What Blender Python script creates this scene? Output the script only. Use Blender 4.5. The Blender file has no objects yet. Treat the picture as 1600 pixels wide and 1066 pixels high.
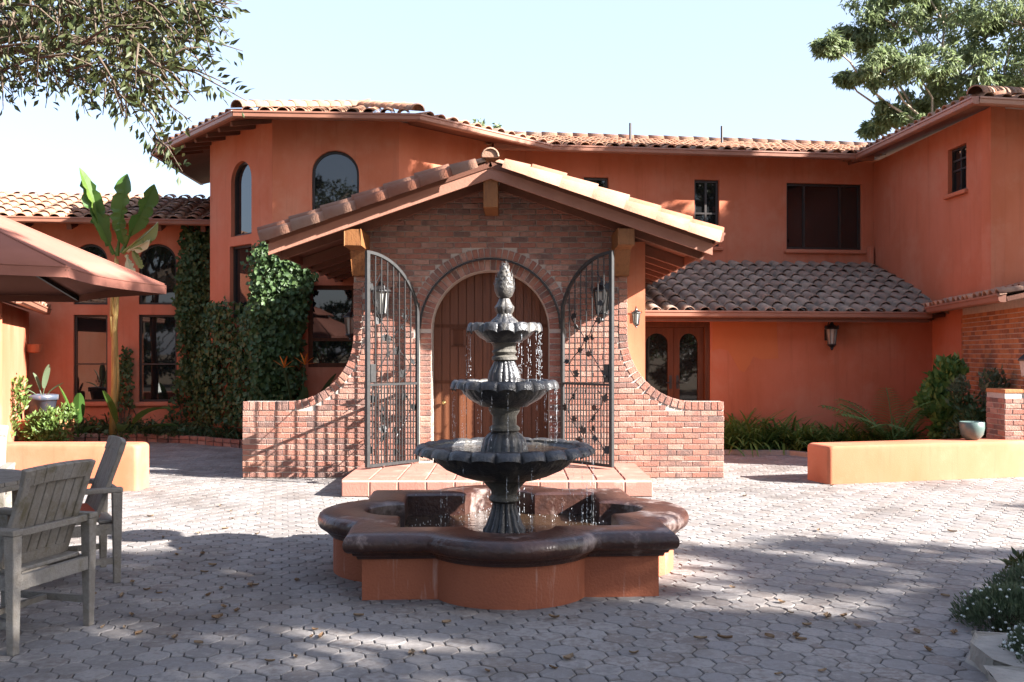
import bpy, bmesh, math, random
import numpy as np
from mathutils import Vector, Matrix
from mathutils.geometry import tessellate_polygon

random.seed(7)
RNG = np.random.default_rng(7)
scene = bpy.context.scene
COL = scene.collection
R = math.radians

# ---------------------------------------------------------------- camera, light, exposure
EYE = 1.55
FPX, CX, HY = 1550.0, 800.0, 552.0          # focal length / horizon in photo pixels (1600 wide)
cam_d = bpy.data.cameras.new('camera')
cam = bpy.data.objects.new('camera', cam_d); COL.objects.link(cam)
cam.location = (0, 0, EYE); cam.rotation_euler = (R(90), 0, 0)
cam_d.sensor_width = 36; cam_d.lens = 36 * FPX / 1600
cam_d.shift_y = (HY - 533) / 1600
cam_d.clip_start = 0.05; cam_d.clip_end = 2000
scene.camera = cam

SUN = Vector((2.0, -0.80, 1.127)).normalized()
EL = math.asin(SUN.z); AZ = math.atan2(SUN.x, SUN.y)
world = bpy.data.worlds.new('World'); scene.world = world; world.use_nodes = True
wn = world.node_tree.nodes; wl = world.node_tree.links; wn.clear()
sky = wn.new('ShaderNodeTexSky'); sky.sky_type = 'NISHITA'; sky.sun_disc = False
sky.sun_elevation = EL; sky.sun_rotation = AZ; sky.air_density = 1.0; sky.dust_density = 2.0; sky.ozone_density = 2.5
bg = wn.new('ShaderNodeBackground'); bg.inputs[1].default_value = 0.084
wo = wn.new('ShaderNodeOutputWorld')
pale = wn.new('ShaderNodeMix'); pale.data_type = 'RGBA'; pale.inputs[0].default_value = 0.6      # thin high haze whitens the whole sky evenly
pale.inputs[7].default_value = (1.62, 1.80, 2.35, 1)
wl.new(sky.outputs[0], pale.inputs[6]); wl.new(pale.outputs[2], bg.inputs[0]); wl.new(bg.outputs[0], wo.inputs[0])
sd = bpy.data.lights.new('sun', 'SUN'); sd.energy = 5.0; sd.angle = R(0.5); sd.color = (1.0, 0.96, 0.92)
so = bpy.data.objects.new('sun', sd); COL.objects.link(so)
so.rotation_euler = SUN.to_track_quat('Z', 'Y').to_euler(); so.location = (12, -6, 14)
scene.view_settings.view_transform = 'Standard'; scene.view_settings.look = 'None'
scene.view_settings.gamma = 1; scene.view_settings.use_curve_mapping = False
scene.view_settings.exposure = 2.65

# ---------------------------------------------------------------- materials
MATS = {}
def mat(name, cols, rough=0.8, scale=6.0, stretch=(1, 1, 1), bump=0.0, bscale=40.0, rnd=0.0, spec=0.4, metal=0.0,
        stain=None, stain_scale=2.0, stain_lo=0.55, stain_hi=0.7, stain_stretch=(1, 1, 1), rough2=None, trans=None, detail=5.0, streak=None):
    """procedural material: a colour ramp over world-space noise (plus a per-piece random share RND), optional stain layer and bump"""
    if name in MATS: return MATS[name]
    m = bpy.data.materials.new(name); m.use_nodes = True
    nt = m.node_tree; N = nt.nodes; L = nt.links
    b = N['Principled BSDF']
    geo = N.new('ShaderNodeNewGeometry')
    mp = N.new('ShaderNodeMapping'); mp.inputs['Scale'].default_value = stretch
    L.new(geo.outputs['Position'], mp.inputs['Vector'])
    nz = N.new('ShaderNodeTexNoise'); nz.inputs['Scale'].default_value = scale; nz.inputs['Detail'].default_value = detail; nz.inputs['Roughness'].default_value = 0.62
    L.new(mp.outputs[0], nz.inputs['Vector'])
    fac = nz.outputs['Fac']
    sp = N.new('ShaderNodeMapRange'); sp.inputs[1].default_value = 0.28; sp.inputs[2].default_value = 0.72
    L.new(fac, sp.inputs[0]); fac = sp.outputs[0]
    if rnd > 0:
        oi = N.new('ShaderNodeObjectInfo')
        ad = N.new('ShaderNodeMath'); ad.operation = 'ADD'
        L.new(oi.outputs['Random'], ad.inputs[0]); L.new(geo.outputs['Random Per Island'], ad.inputs[1])
        fr = N.new('ShaderNodeMath'); fr.operation = 'FRACT'; L.new(ad.outputs[0], fr.inputs[0])
        mx = N.new('ShaderNodeMix'); mx.data_type = 'FLOAT'; mx.inputs[0].default_value = rnd
        L.new(fac, mx.inputs[2]); L.new(fr.outputs[0], mx.inputs[3]); fac = mx.outputs[0]
    cr = N.new('ShaderNodeValToRGB')
    while len(cr.color_ramp.elements) < len(cols): cr.color_ramp.elements.new(0.5)
    for i, c in enumerate(cols):
        cr.color_ramp.elements[i].position = i / max(1, len(cols) - 1)
        cr.color_ramp.elements[i].color = (*c, 1)
    L.new(fac, cr.inputs[0]); col = cr.outputs[0]
    sfac = None
    if stain is not None:
        mp2 = N.new('ShaderNodeMapping'); mp2.inputs['Scale'].default_value = stain_stretch
        mp2.inputs['Location'].default_value = (3.1, 7.7, 1.3)
        L.new(geo.outputs['Position'], mp2.inputs['Vector'])
        n2 = N.new('ShaderNodeTexNoise'); n2.inputs['Scale'].default_value = stain_scale; n2.inputs['Detail'].default_value = 7; n2.inputs['Roughness'].default_value = 0.68
        L.new(mp2.outputs[0], n2.inputs['Vector'])
        mr = N.new('ShaderNodeMapRange'); mr.inputs[1].default_value = stain_lo; mr.inputs[2].default_value = stain_hi
        L.new(n2.outputs['Fac'], mr.inputs[0]); sfac = mr.outputs[0]
        ms = N.new('ShaderNodeMix'); ms.data_type = 'RGBA'
        L.new(sfac, ms.inputs[0]); L.new(col, ms.inputs[6]); ms.inputs[7].default_value = (*stain, 1); col = ms.outputs[2]
    if streak is not None:                                  # rain runs: tall thin weather marks
        mp4 = N.new('ShaderNodeMapping'); mp4.inputs['Scale'].default_value = (5.5, 5.5, .35)
        L.new(geo.outputs['Position'], mp4.inputs['Vector'])
        n4 = N.new('ShaderNodeTexNoise'); n4.inputs['Scale'].default_value = 1.6; n4.inputs['Detail'].default_value = 6; n4.inputs['Roughness'].default_value = .7
        L.new(mp4.outputs[0], n4.inputs['Vector'])
        r4 = N.new('ShaderNodeMapRange'); r4.inputs[1].default_value = .54; r4.inputs[2].default_value = .78; r4.inputs[4].default_value = .55
        L.new(n4.outputs['Fac'], r4.inputs[0])
        m4 = N.new('ShaderNodeMix'); m4.data_type = 'RGBA'; L.new(r4.outputs[0], m4.inputs[0]); L.new(col, m4.inputs[6]); m4.inputs[7].default_value = (*streak, 1); col = m4.outputs[2]
    L.new(col, b.inputs['Base Color'])
    b.inputs['Roughness'].default_value = rough; b.inputs['Specular IOR Level'].default_value = spec; b.inputs['Metallic'].default_value = metal
    if rough2 is not None:
        rr = N.new('ShaderNodeMapRange'); rr.inputs[3].default_value = rough; rr.inputs[4].default_value = rough2
        L.new(sfac if sfac is not None else fac, rr.inputs[0]); L.new(rr.outputs[0], b.inputs['Roughness'])
    if bump > 0:
        n3 = N.new('ShaderNodeTexNoise'); n3.inputs['Scale'].default_value = bscale; n3.inputs['Detail'].default_value = 6
        L.new(geo.outputs['Position'], n3.inputs['Vector'])
        bp = N.new('ShaderNodeBump'); bp.inputs['Strength'].default_value = bump; bp.inputs['Distance'].default_value = 0.02
        L.new(n3.outputs['Fac'], bp.inputs['Height']); L.new(bp.outputs[0], b.inputs['Normal'])
    if trans is not None:                                   # thin leaves let some light through
        tr = N.new('ShaderNodeBsdfTranslucent'); L.new(col, tr.inputs['Color'])
        mxs = N.new('ShaderNodeMixShader'); mxs.inputs[0].default_value = trans
        out = N['Material Output']
        L.new(b.outputs[0], mxs.inputs[1]); L.new(tr.outputs[0], mxs.inputs[2]); L.new(mxs.outputs[0], out.inputs['Surface'])
    MATS[name] = m
    return m

STUCCO = mat('stucco', [(.37, .108, .050), (.42, .132, .070), (.455, .152, .088)], .9, 1.1, (1, 1, .45), .16, 110, spec=.2, stain=(.44, .175, .105), stain_scale=.9, stain_lo=.48, stain_hi=.68, streak=(.25, .085, .045))
STUCCO_DRIP = mat('stucco_drip', [(.27, .080, .040), (.33, .105, .052)], .8, 2, (1, 1, .4), .3, 60, spec=.3, stain=(.52, .36, .30), stain_scale=5, stain_lo=.60, stain_hi=.80, stain_stretch=(2.4, 2.4, .22))
BRICK = mat('brick', [(.30, .165, .125), (.130, .080, .068), (.29, .130, .094), (.24, .102, .074), (.32, .160, .112), (.175, .100, .082), (.27, .118, .084), (.34, .20, .155), (.23, .110, .084), (.145, .086, .074)], .88, 9, rnd=.85, bump=.5, bscale=70, spec=.25,
            stain=(.50, .42, .36), stain_scale=2.6, stain_lo=.66, stain_hi=.78)
BRICK_OR = mat('brick_orange', [(.30, .115, .05), (.40, .16, .065), (.20, .075, .04), (.44, .19, .08)], .88, 9, rnd=.75, bump=.4, bscale=70, spec=.25)
MORTAR = mat('mortar', [(.36, .31, .265), (.48, .42, .37)], .95, 12, bump=.6, bscale=90, spec=.15)
TILE = mat('roof_tile_clay', [(.15, .085, .058), (.28, .135, .082), (.33, .205, .135), (.21, .115, .08), (.31, .15, .09), (.18, .12, .092), (.36, .25, .18)], .85, 7, rnd=.7, bump=.35, bscale=50, spec=.25,
           stain=(.15, .12, .10), stain_scale=5.5, stain_lo=.57, stain_hi=.75)
VERGE = mat('verge_tile_clay', [(.20, .085, .050), (.25, .135, .090), (.23, .085, .048), (.27, .155, .105), (.22, .10, .062)], .85, 6, rnd=.8, bump=.3, bscale=50, spec=.2)
TILE_OLD = mat('roof_tile_weathered', [(.16, .115, .09), (.25, .165, .125), (.30, .22, .17), (.20, .14, .11), (.33, .19, .13)], .9, 7, rnd=.65, bump=.4, bscale=50, spec=.2,
               stain=(.11, .10, .085), stain_scale=4, stain_lo=.5, stain_hi=.7)
WOOD_DK = mat('wood_brown_paint', [(.105, .042, .026), (.16, .066, .040)], .75, 3, (1, 1, 1), .2, 60, spec=.3)
WOOD_OR = mat('wood_stained', [(.13, .048, .014), (.20, .080, .024), (.11, .04, .014)], .6, 7, (3, 3, .5), .25, 60, spec=.35)
GUTTER = mat('gutter_paint', [(.20, .085, .055), (.25, .11, .07)], .45, 3, spec=.5)
RAKE = mat('rake_board_paint', [(.27, .125, .085), (.33, .16, .11)], .7, 4, bump=.15, spec=.3)
DOOR = mat('door_wood', [(.070, .022, .009), (.125, .042, .016), (.092, .030, .012)], .5, 6, (6, 6, .35), .2, 80, rnd=.35, spec=.4)
DOOR_DK = mat('door_wood_dark', [(.060, .020, .009), (.105, .036, .015)], .6, 5, (5, 5, .4), .15, 80, spec=.2)
FRAME = mat('window_frame_bronze', [(.020, .015, .013), (.030, .023, .020)], .45, 5, spec=.4)
GLASS = mat('window_glass', [(.006, .007, .008), (.012, .012, .012)], .02, 1, spec=.75, bump=.012, bscale=1.5)
LAMPGLASS = mat('lamp_glass', [(.20, .20, .18), (.30, .29, .26)], .12, 8, spec=.6)
IRON = mat('wrought_iron', [(.015, .014, .014), (.032, .030, .030)], .42, 20, spec=.6, metal=.3)
STEEL = mat('gate_paint_worn', [(.012, .012, .012), (.028, .028, .028)], .42, 20, spec=.5, metal=.2)
FOUNT = mat('fountain_cast', [(.014, .014, .017), (.027, .027, .029), (.045, .043, .041)], .36, 7, (1, 1, .6), .4, 45, spec=.55, stain=(.115, .10, .08), stain_scale=4.2, stain_lo=.50, stain_hi=.70, stain_stretch=(1.5, 1.5, .35), rough2=.7)
FOUNT_TAN = mat('fountain_stem', [(.030, .028, .025), (.065, .06, .05), (.10, .09, .075)], .6, 6, (1, 1, .5), .4, 45, spec=.4)
COPING = mat('basin_coping_glaze', [(.020, .010, .009), (.046, .020, .014), (.030, .012, .011)], .30, 6, bump=.3, bscale=38, spec=.5, stain=(.34, .26, .23), stain_scale=3.4, stain_lo=.54, stain_hi=.72, stain_stretch=(1, 1, .7), rough2=.65)
WATER = mat('basin_water', [(.030, .018, .010), (.045, .026, .014)], .03, 3, spec=.6, bump=.5, bscale=14)
DROP = mat('water_drop', [(.42, .45, .48), (.6, .62, .64)], .05, 3, spec=.9)
PAVER = mat('paver_concrete', [(.136, .126, .122), (.210, .195, .188), (.172, .155, .144), (.250, .230, .215), (.160, .134, .118), (.196, .187, .188)], .9, 22, rnd=.6, bump=.35, bscale=150, spec=.2, stain=(.105, .088, .078), stain_scale=1.1, stain_lo=.5, stain_hi=.74)
JOINT = mat('paver_joint_sand', [(.055, .045, .038), (.10, .082, .066)], .95, 30, spec=.1)
SOIL = mat('soil', [(.030, .020, .013), (.07, .046, .03)], .95, 14, bump=.8, bscale=30, spec=.1)
GROUND = mat('dry_ground', [(.12, .09, .06), (.17, .13, .085)], .95, 2, bump=.5, bscale=20, spec=.1)
STEP = mat('saltillo_tile', [(.25, .105, .078), (.31, .145, .11), (.27, .115, .082)], .7, 5, rnd=.6, bump=.2, bscale=60, spec=.3, stain=(.38, .26, .21), stain_scale=4, stain_lo=.55, stain_hi=.75)
GROUT = mat('grout', [(.40, .33, .27), (.48, .41, .35)], .95, 12, spec=.1)
TEAK = mat('weathered_teak', [(.145, .13, .115), (.23, .21, .185), (.185, .162, .135), (.27, .248, .215)], .8, 8, (2.5, 2.5, 2.5), .3, 90, rnd=.35, spec=.25, stain=(.13, .11, .07), stain_scale=6, stain_lo=.55, stain_hi=.7)
CUSHION = mat('cushion_cloth', [(.42, .085, .04), (.50, .11, .055)], .9, 40, bump=.2, bscale=300, spec=.1)
CANVAS = mat('umbrella_canvas', [(.235, .095, .068), (.27, .115, .085)], .9, 2.5, bump=.1, bscale=250, spec=.1)
POT_BLUE = mat('pot_glaze_blue', [(.040, .052, .075), (.070, .080, .105)], .35, 8, spec=.5, stain=(.24, .13, .10), stain_scale=6, stain_lo=.55, stain_hi=.7)
POT_TEAL = mat('pot_glaze_teal', [(.06, .090, .082), (.085, .125, .112)], .35, 8, spec=.5)
STONE = mat('edge_stone', [(.22, .20, .175), (.32, .29, .25)], .9, 6, bump=.6, bscale=25, spec=.2)
def leafmat(name, cols, tr=.28, rough=.5, rnd=.7):
    return mat(name, cols, rough, 1.3, rnd=rnd, spec=.35, trans=tr, detail=2)
LF_OAK = leafmat('leaf_oak', [(.020, .032, .012), (.045, .062, .020), (.075, .085, .028), (.06, .055, .022)])
LF_EUC = leafmat('leaf_eucalyptus', [(.09, .125, .055), (.145, .19, .08), (.20, .235, .11), (.115, .15, .09)], .5)
LF_IVY = leafmat('leaf_ivy', [(.028, .058, .020), (.050, .092, .028), (.080, .125, .040)])
LF_BAN = leafmat('leaf_banana', [(.035, .085, .018), (.06, .125, .025), (.10, .15, .03)], .35, .35, .5)
LF_YEL = leafmat('leaf_yellow_green', [(.16, .19, .04), (.26, .26, .07)], .35, .4, .4)
LF_PALE = leafmat('leaf_dry_pale', [(.42, .38, .20), (.55, .50, .30)], .3, .6, .4)
LF_GRASS = leafmat('leaf_strap', [(.05, .11, .025), (.10, .18, .04), (.15, .235, .06)], .3)
LF_SHRUB = leafmat('leaf_shrub', [(.025, .055, .02), (.05, .085, .03), (.07, .105, .045)])
LF_LIME = leafmat('leaf_lime', [(.07, .12, .025), (.13, .19, .045)])
LF_GREY = leafmat('leaf_greygreen', [(.06, .085, .045), (.10, .13, .075), (.05, .075, .03)])
LF_DRY = leafmat('leaf_fallen', [(.10, .055, .028), (.19, .115, .06), (.25, .19, .13)], .1, .8)
PETAL = mat('petal_white', [(.48, .52, .48), (.62, .64, .6)], .7, 10, spec=.2)
PETAL_OR = mat('petal_orange', [(.55, .14, .02), (.6, .2, .03)], .6, 10, spec=.2)
BARK = mat('bark', [(.07, .05, .035), (.13, .10, .075)], .95, 8, (1, 1, .3), .8, 30, spec=.1)
BARK_EUC = mat('bark_pale', [(.30, .24, .18), (.42, .35, .27)], .9, 6, (1, 1, .3), .4, 30, spec=.1)
BAN_STEM = mat('banana_stem', [(.26, .16, .05), (.36, .25, .08), (.20, .115, .04)], .7, 5, (3, 3, .5), .3, 40, spec=.3)

# ---------------------------------------------------------------- mesh helpers
class MB:
    def __init__(s): s.v = []; s.f = []; s.m = []
    def add(s, vs, fs, mi=0):
        o = len(s.v); s.v.extend([tuple(p) for p in vs]); s.f.extend([tuple(i + o for i in f) for f in fs]); s.m.extend([mi] * len(fs)); return s
    def box(s, lo, hi, M=None, mi=0):
        x0, y0, z0 = lo; x1, y1, z1 = hi
        vs = [Vector(p) for p in ((x0,y0,z0),(x1,y0,z0),(x1,y1,z0),(x0,y1,z0),(x0,y0,z1),(x1,y0,z1),(x1,y1,z1),(x0,y1,z1))]
        if M is not None: vs = [M @ p for p in vs]
        return s.add(vs, [(3,2,1,0),(4,5,6,7),(0,1,5,4),(1,2,6,5),(2,3,7,6),(3,0,4,7)], mi)
    def beam(s, p0, p1, w, h, up=Vector((0,0,1)), mi=0):
        """box from p0 to p1, w across, h along UP"""
        p0 = Vector(p0); p1 = Vector(p1); d = (p1 - p0).normalized(); a = d.cross(Vector(up))
        a.normalize(); b = a.cross(d).normalized(); a = a * w / 2; b = b * h / 2
        vs = [p0-a-b, p0+a-b, p0+a+b, p0-a+b, p1-a-b, p1+a-b, p1+a+b, p1-a+b]
        return s.add(vs, [(0,1,2,3),(7,6,5,4),(0,4,5,1),(1,5,6,2),(2,6,7,3),(3,7,4,0)], mi)
    def prism(s, pts, off, mi=0):
        """closed polygon of 3D points swept by OFF"""
        n = len(pts); off = Vector(off); a = [Vector(p) for p in pts]; b = [p + off for p in a]
        tri = tessellate_polygon([a])
        fs = [tuple(t) for t in tri] + [tuple(i + n for i in reversed(t)) for t in tri] + [(i, (i+1) % n, (i+1) % n + n, i + n) for i in range(n)]
        return s.add(a + b, fs, mi)
    def tube(s, pts, rad, seg=6, mi=0, cap=True):
        pts = [Vector(p) for p in pts]; n = len(pts)
        if not hasattr(rad, '__len__'): rad = [rad] * n
        vs, fs = [], []; prev = None
        for i, p in enumerate(pts):
            d = (pts[min(i+1, n-1)] - pts[max(i-1, 0)]).normalized()
            ref = prev if prev is not None else (Vector((0,0,1)) if abs(d.z) < .9 else Vector((1,0,0)))
            a = (ref - d * ref.dot(d))
            if a.length < 1e-5: a = d.orthogonal()
            a.normalize(); prev = a; b = d.cross(a)
            for k in range(seg):
                t = 2 * math.pi * k / seg; vs.append(p + (a * math.cos(t) + b * math.sin(t)) * rad[i])
        for i in range(n-1):
            for k in range(seg): fs.append((i*seg+k, i*seg+(k+1) % seg, (i+1)*seg+(k+1) % seg, (i+1)*seg+k))
        if cap: fs += [tuple(reversed(range(seg))), tuple(range((n-1)*seg, n*seg))]
        return s.add(vs, fs, mi)
    def lathe(s, prof, seg=32, c=(0,0,0), fn=None, mi=0, cap=False):
        vs, fs = [], []; n = len(prof)
        for i, (r, z) in enumerate(prof):
            for k in range(seg):
                t = 2*math.pi*k/seg; rr, zz = (r, z) if fn is None else fn(r, z, t, i)
                vs.append((c[0]+rr*math.cos(t), c[1]+rr*math.sin(t), c[2]+zz))
        for i in range(n-1):
            for k in range(seg): fs.append((i*seg+k, i*seg+(k+1) % seg, (i+1)*seg+(k+1) % seg, (i+1)*seg+k))
        if cap: fs += [tuple(reversed(range(seg))), tuple(range((n-1)*seg, n*seg))]
        return s.add(vs, fs, mi)
    def mesh(s, name, mats, smooth=False):
        me = bpy.data.meshes.new(name); me.from_pydata(s.v, [], s.f)
        for m in (mats if isinstance(mats, (list, tuple)) else [mats]): me.materials.append(m)
        if any(s.m): me.polygons.foreach_set('material_index', s.m)
        if smooth: me.polygons.foreach_set('use_smooth', [True] * len(s.f))
        me.update(); return me

def link(name, me, parent=None, M=None):
    o = bpy.data.objects.new(name, me); COL.objects.link(o)
    if M is not None: o.matrix_basis = M
    if parent is not None:
        o.parent = parent
        if parent.get('_w'): o.matrix_parent_inverse = Matrix.Translation(Vector(parent.location)).inverted()
    return o
def build(mb, name, mats, parent=None, smooth=False, bevel=0, M=None, kind=None, bseg=2):
    o = link(name, mb.mesh(name, mats, smooth), parent, M)
    if bevel:
        b = o.modifiers.new('bevel', 'BEVEL'); b.width = bevel; b.segments = bseg; b.limit_method = 'ANGLE'; b.angle_limit = R(40)
    if kind: o['kind'] = kind
    return o
def tag(o, label, cat, group=None, kind=None):
    o['label'] = label; o['category'] = cat
    if group: o['group'] = group
    if kind: o['kind'] = kind
    return o
def thing(name, label, cat, loc=(0, 0, 0), rz=0.0, group=None, world_children=True):
    """Empty at the thing's base; with world_children its parts are given in world coordinates"""
    o = bpy.data.objects.new(name, None); COL.objects.link(o); o.location = loc; o.rotation_euler = (0, 0, rz); o.empty_display_size = .2
    tag(o, label, cat, group)
    if world_children: o['_w'] = 1
    return o
def structure(o): o['kind'] = 'structure'; return o
def copy_tree(o, parent=None):
    c = o.copy(); COL.objects.link(c)
    if parent is not None: c.parent = parent
    for ch in list(o.children): copy_tree(ch, c)
    return c
def ground_pt(px, py, z=0.0):
    Y = FPX * (EYE - z) / (py - HY); return Vector(((px - CX) / FPX * Y, Y, z))
def at(px, py, Y):
    return Vector(((px - CX) / FPX * Y, Y, EYE + (HY - py) / FPX * Y))

class Plane:
    """vertical wall plane: origin on the ground, u to the right as seen from outside, n outward"""
    def __init__(s, p0, p1):
        s.o = Vector((p0[0], p0[1], 0)); e = Vector((p1[0], p1[1], 0)); s.w = (e - s.o).length
        s.u = (e - s.o).normalized(); s.n = Vector((s.u.y, -s.u.x, 0))
    def P(s, a, z, d=0.0): return s.o + s.u * a + s.n * d + Vector((0, 0, z))
    def hit(s, px, py, d=0.0):
        dr = Vector(((px - CX) / FPX, 1, (HY - py) / FPX)); c = Vector((0, 0, EYE)); o = s.o + s.n * d
        t = (o - c).dot(s.n) / dr.dot(s.n); p = c + dr * t
        return (p - s.o).dot(s.u), p.z
    def mat(s, a, z, d=0.0):
        return Matrix(((s.u.x, -s.n.x, 0, 0), (s.u.y, -s.n.y, 0, 0), (0, 0, 1, 0), (0, 0, 0, 1))).copy() if False else \
            Matrix.Translation(s.P(a, z, d)) @ Matrix(((s.u.x, -s.n.x, 0, 0), (s.u.y, -s.n.y, 0, 0), (0, 0, 1, 0), (0, 0, 0, 1)))

def rect_loop(a0, a1, z0, z1): return [(a0, z0), (a1, z0), (a1, z1), (a0, z1)]
def arch_loop(a0, a1, z0, z1, n=16, rise=None):
    r = (a1 - a0) / 2; h = rise if rise else r; c = (a0 + a1) / 2
    return [(a0, z0), (a1, z0)] + [(c + r * math.cos(math.pi * k / n), z1 - h + h * math.sin(math.pi * k / n)) for k in range(n + 1)]
def inset(loop, d):
    n = len(loop); out = []
    for i in range(n):
        p0 = Vector(loop[i-1]); p = Vector(loop[i]); p1 = Vector(loop[(i+1) % n])
        e0 = (p - p0).normalized(); e1 = (p1 - p).normalized()
        n0 = Vector((-e0.y, e0.x)); n1 = Vector((-e1.y, e1.x)); m = (n0 + n1)
        m = m / max(.3, m.length_squared) * 2
        out.append(tuple(p + m * d))
    return out

def wall(name, pl, outline, holes, m, parent, th=.22, kind=None):
    mb = MB(); loops = [[Vector((a, z, 0)) for a, z in outline]] + [[Vector((a, z, 0)) for a, z in h] for h in holes]
    flat = [p for l in loops for p in l]; tri = tessellate_polygon(loops)
    def orient(t):
        a, b, c = (flat[i] for i in t)
        return tuple(t) if (b - a).cross(c - a).z > 0 else tuple(reversed(t))
    mb.add([pl.P(p.x, p.y) for p in flat], [orient(t) for t in tri])
    mb.add([pl.P(p.x, p.y, -th) for p in flat], [tuple(reversed(orient(t))) for t in tri])
    for l in loops:
        n = len(l); vs = [pl.P(p.x, p.y) for p in l] + [pl.P(p.x, p.y, -th) for p in l]
        mb.add(vs, [((i+1) % n, i, i+n, (i+1) % n + n) for i in range(n)])
    o = build(mb, name, m, parent)
    if kind: o['kind'] = kind
    return o

def window(pl, loop, parent, bars_v=(), bars_h=(), depth=.10, fw=.045, name='window', fm=None, sill=None, thing_label=None):
    """frame (part) with one pane mesh per light (sub-parts); bars given as fractions of the loop's box"""
    ins = inset(loop, fw); n = len(loop); mb = MB()
    vs = [pl.P(a, z, -depth + .03) for a, z in loop] + [pl.P(a, z, -depth + .03) for a, z in ins] + [pl.P(a, z, -depth - .02) for a, z in ins]
    mb.add(vs, [(i, (i+1) % n, (i+1) % n + n, i+n) for i in range(n)] + [(i+n, (i+1) % n + n, (i+1) % n + 2*n, i+2*n) for i in range(n)])
    a0 = min(p[0] for p in ins); a1 = max(p[0] for p in ins); z0 = min(p[1] for p in ins); z1 = max(p[1] for p in ins)
    xs = [a0 + (a1-a0)*f for f in bars_v]; zs = [z0 + (z1-z0)*f for f in bars_h]
    for x in xs: mb.beam(pl.P(x, z0, -depth+.005), pl.P(x, z1, -depth+.005), fw*.9, .05, up=pl.n)
    for z in zs: mb.beam(pl.P(a0, z, -depth+.003), pl.P(a1, z, -depth+.003), .05, fw*.75)
    fr = build(mb, name, fm or FRAME, parent)
    cellx = [a0] + xs + [a1]; cellz = [z0] + zs + [z1]
    if len(loop) == 4:
        for i in range(len(cellx)-1):
            for j in range(len(cellz)-1):
                q = rect_loop(cellx[i], cellx[i+1], cellz[j], cellz[j+1])
                g = MB().add([pl.P(a, z, -depth) for a, z in q] + [pl.P(a, z, -depth-.006) for a, z in q], [(0,1,2,3),(7,6,5,4)])
                build(g, 'pane', GLASS, fr)
    else:
        pts = [pl.P(a, z, -depth) for a, z in ins]
        build(MB().prism(pts, -pl.n * .006), 'pane', GLASS, fr)
    # dark room face well behind the glass keeps the opening closed from any side
    if sill:
        s = MB(); e = .06
        s.box((0, 0, 0), (loop[1][0]-loop[0][0] + 2*e, .16, .07), Matrix.Translation(pl.P(loop[0][0]-e, loop[0][1]-.085, .07)) @ pl.mat(0, 0).to_3x3().to_4x4())
        build(s, 'sill', sill, fr, bevel=.02)
    return fr

# ---- bricks laid on a plane ------------------------------------------------------------------
def brick_mesh(name, w, h, d, m, ch=.006):
    """a brick: bevelled front face, origin at its centre on the mortar plane, front towards -y"""
    x, z = w/2, h/2; mb = MB()
    vs = [(-x,0,-z),(x,0,-z),(x,0,z),(-x,0,z),(-x,-d+ch*.6,-z),(x,-d+ch*.6,-z),(x,-d+ch*.6,z),(-x,-d+ch*.6,z),
          (-x+ch,-d,-z+ch),(x-ch,-d,-z+ch),(x-ch,-d,z-ch),(-x+ch,-d,z-ch)]
    fs = [(0,1,5,4),(1,2,6,5),(2,3,7,6),(3,0,4,7),(4,5,9,8),(5,6,10,9),(6,7,11,10),(7,4,8,11),(8,9,10,11)]
    mb.add(vs, fs); return mb.mesh(name, m)
BRICK_ME = {}
def brick_unit(m):
    if m.name not in BRICK_ME: BRICK_ME[m.name] = brick_mesh('brick', 1, 1, 1, m, .0)
    return BRICK_ME[m.name]
BRICK_CACHE = {}
def brick_of(w, h, m):
    k = (round(w / .012), round(h / .004), m.name)
    if k not in BRICK_CACHE: BRICK_CACHE[k] = brick_mesh('brick', w, h, .009, m, .004)
    return BRICK_CACHE[k]
def lay(items, parent, m, limit=300, name='brick', stuff_name='brickwork'):
    """items: (matrix, w, h); the first LIMIT become objects, the rest one joined part"""
    mb = MB()
    for i, (M, w, h) in enumerate(items):
        M = M @ Matrix.Translation((0, -random.uniform(-.002, .0025), 0)) @ Matrix.Rotation(random.gauss(0, .006), 4, 'Y')
        me = brick_of(w, h, m)
        if i < limit: link(name, me, parent, M)
        else: mb.add([M @ v.co for v in me.vertices], [tuple(p.vertices) for p in me.polygons])
    if mb.v: build(mb, stuff_name, m, parent, kind='stuff')

def courses(pl, z0, z1, spans, bw=.194, bh=.058, pitch=.0694, lp=.203, origin=0.0):
    """running bond; spans(zlow, zhigh) -> list of (a0, a1)"""
    out = []; k = 0; z = z0
    while z + bh <= z1 + 1e-6:
        sh = origin + (lp/2 if k % 2 else 0) + random.uniform(-.006, .006)
        for a0, a1 in spans(z, z + bh):
            i = math.floor((a0 - sh) / lp)
            while True:
                b0 = max(a0, sh + i*lp); b1 = min(a1, sh + i*lp + bw)
                if sh + i*lp > a1: break
                if b1 - b0 > .022: out.append((pl.mat((b0+b1)/2, z + bh/2), b1-b0, bh*random.uniform(.96, 1.03)))
                i += 1
        z += pitch; k += 1
    return out

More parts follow.
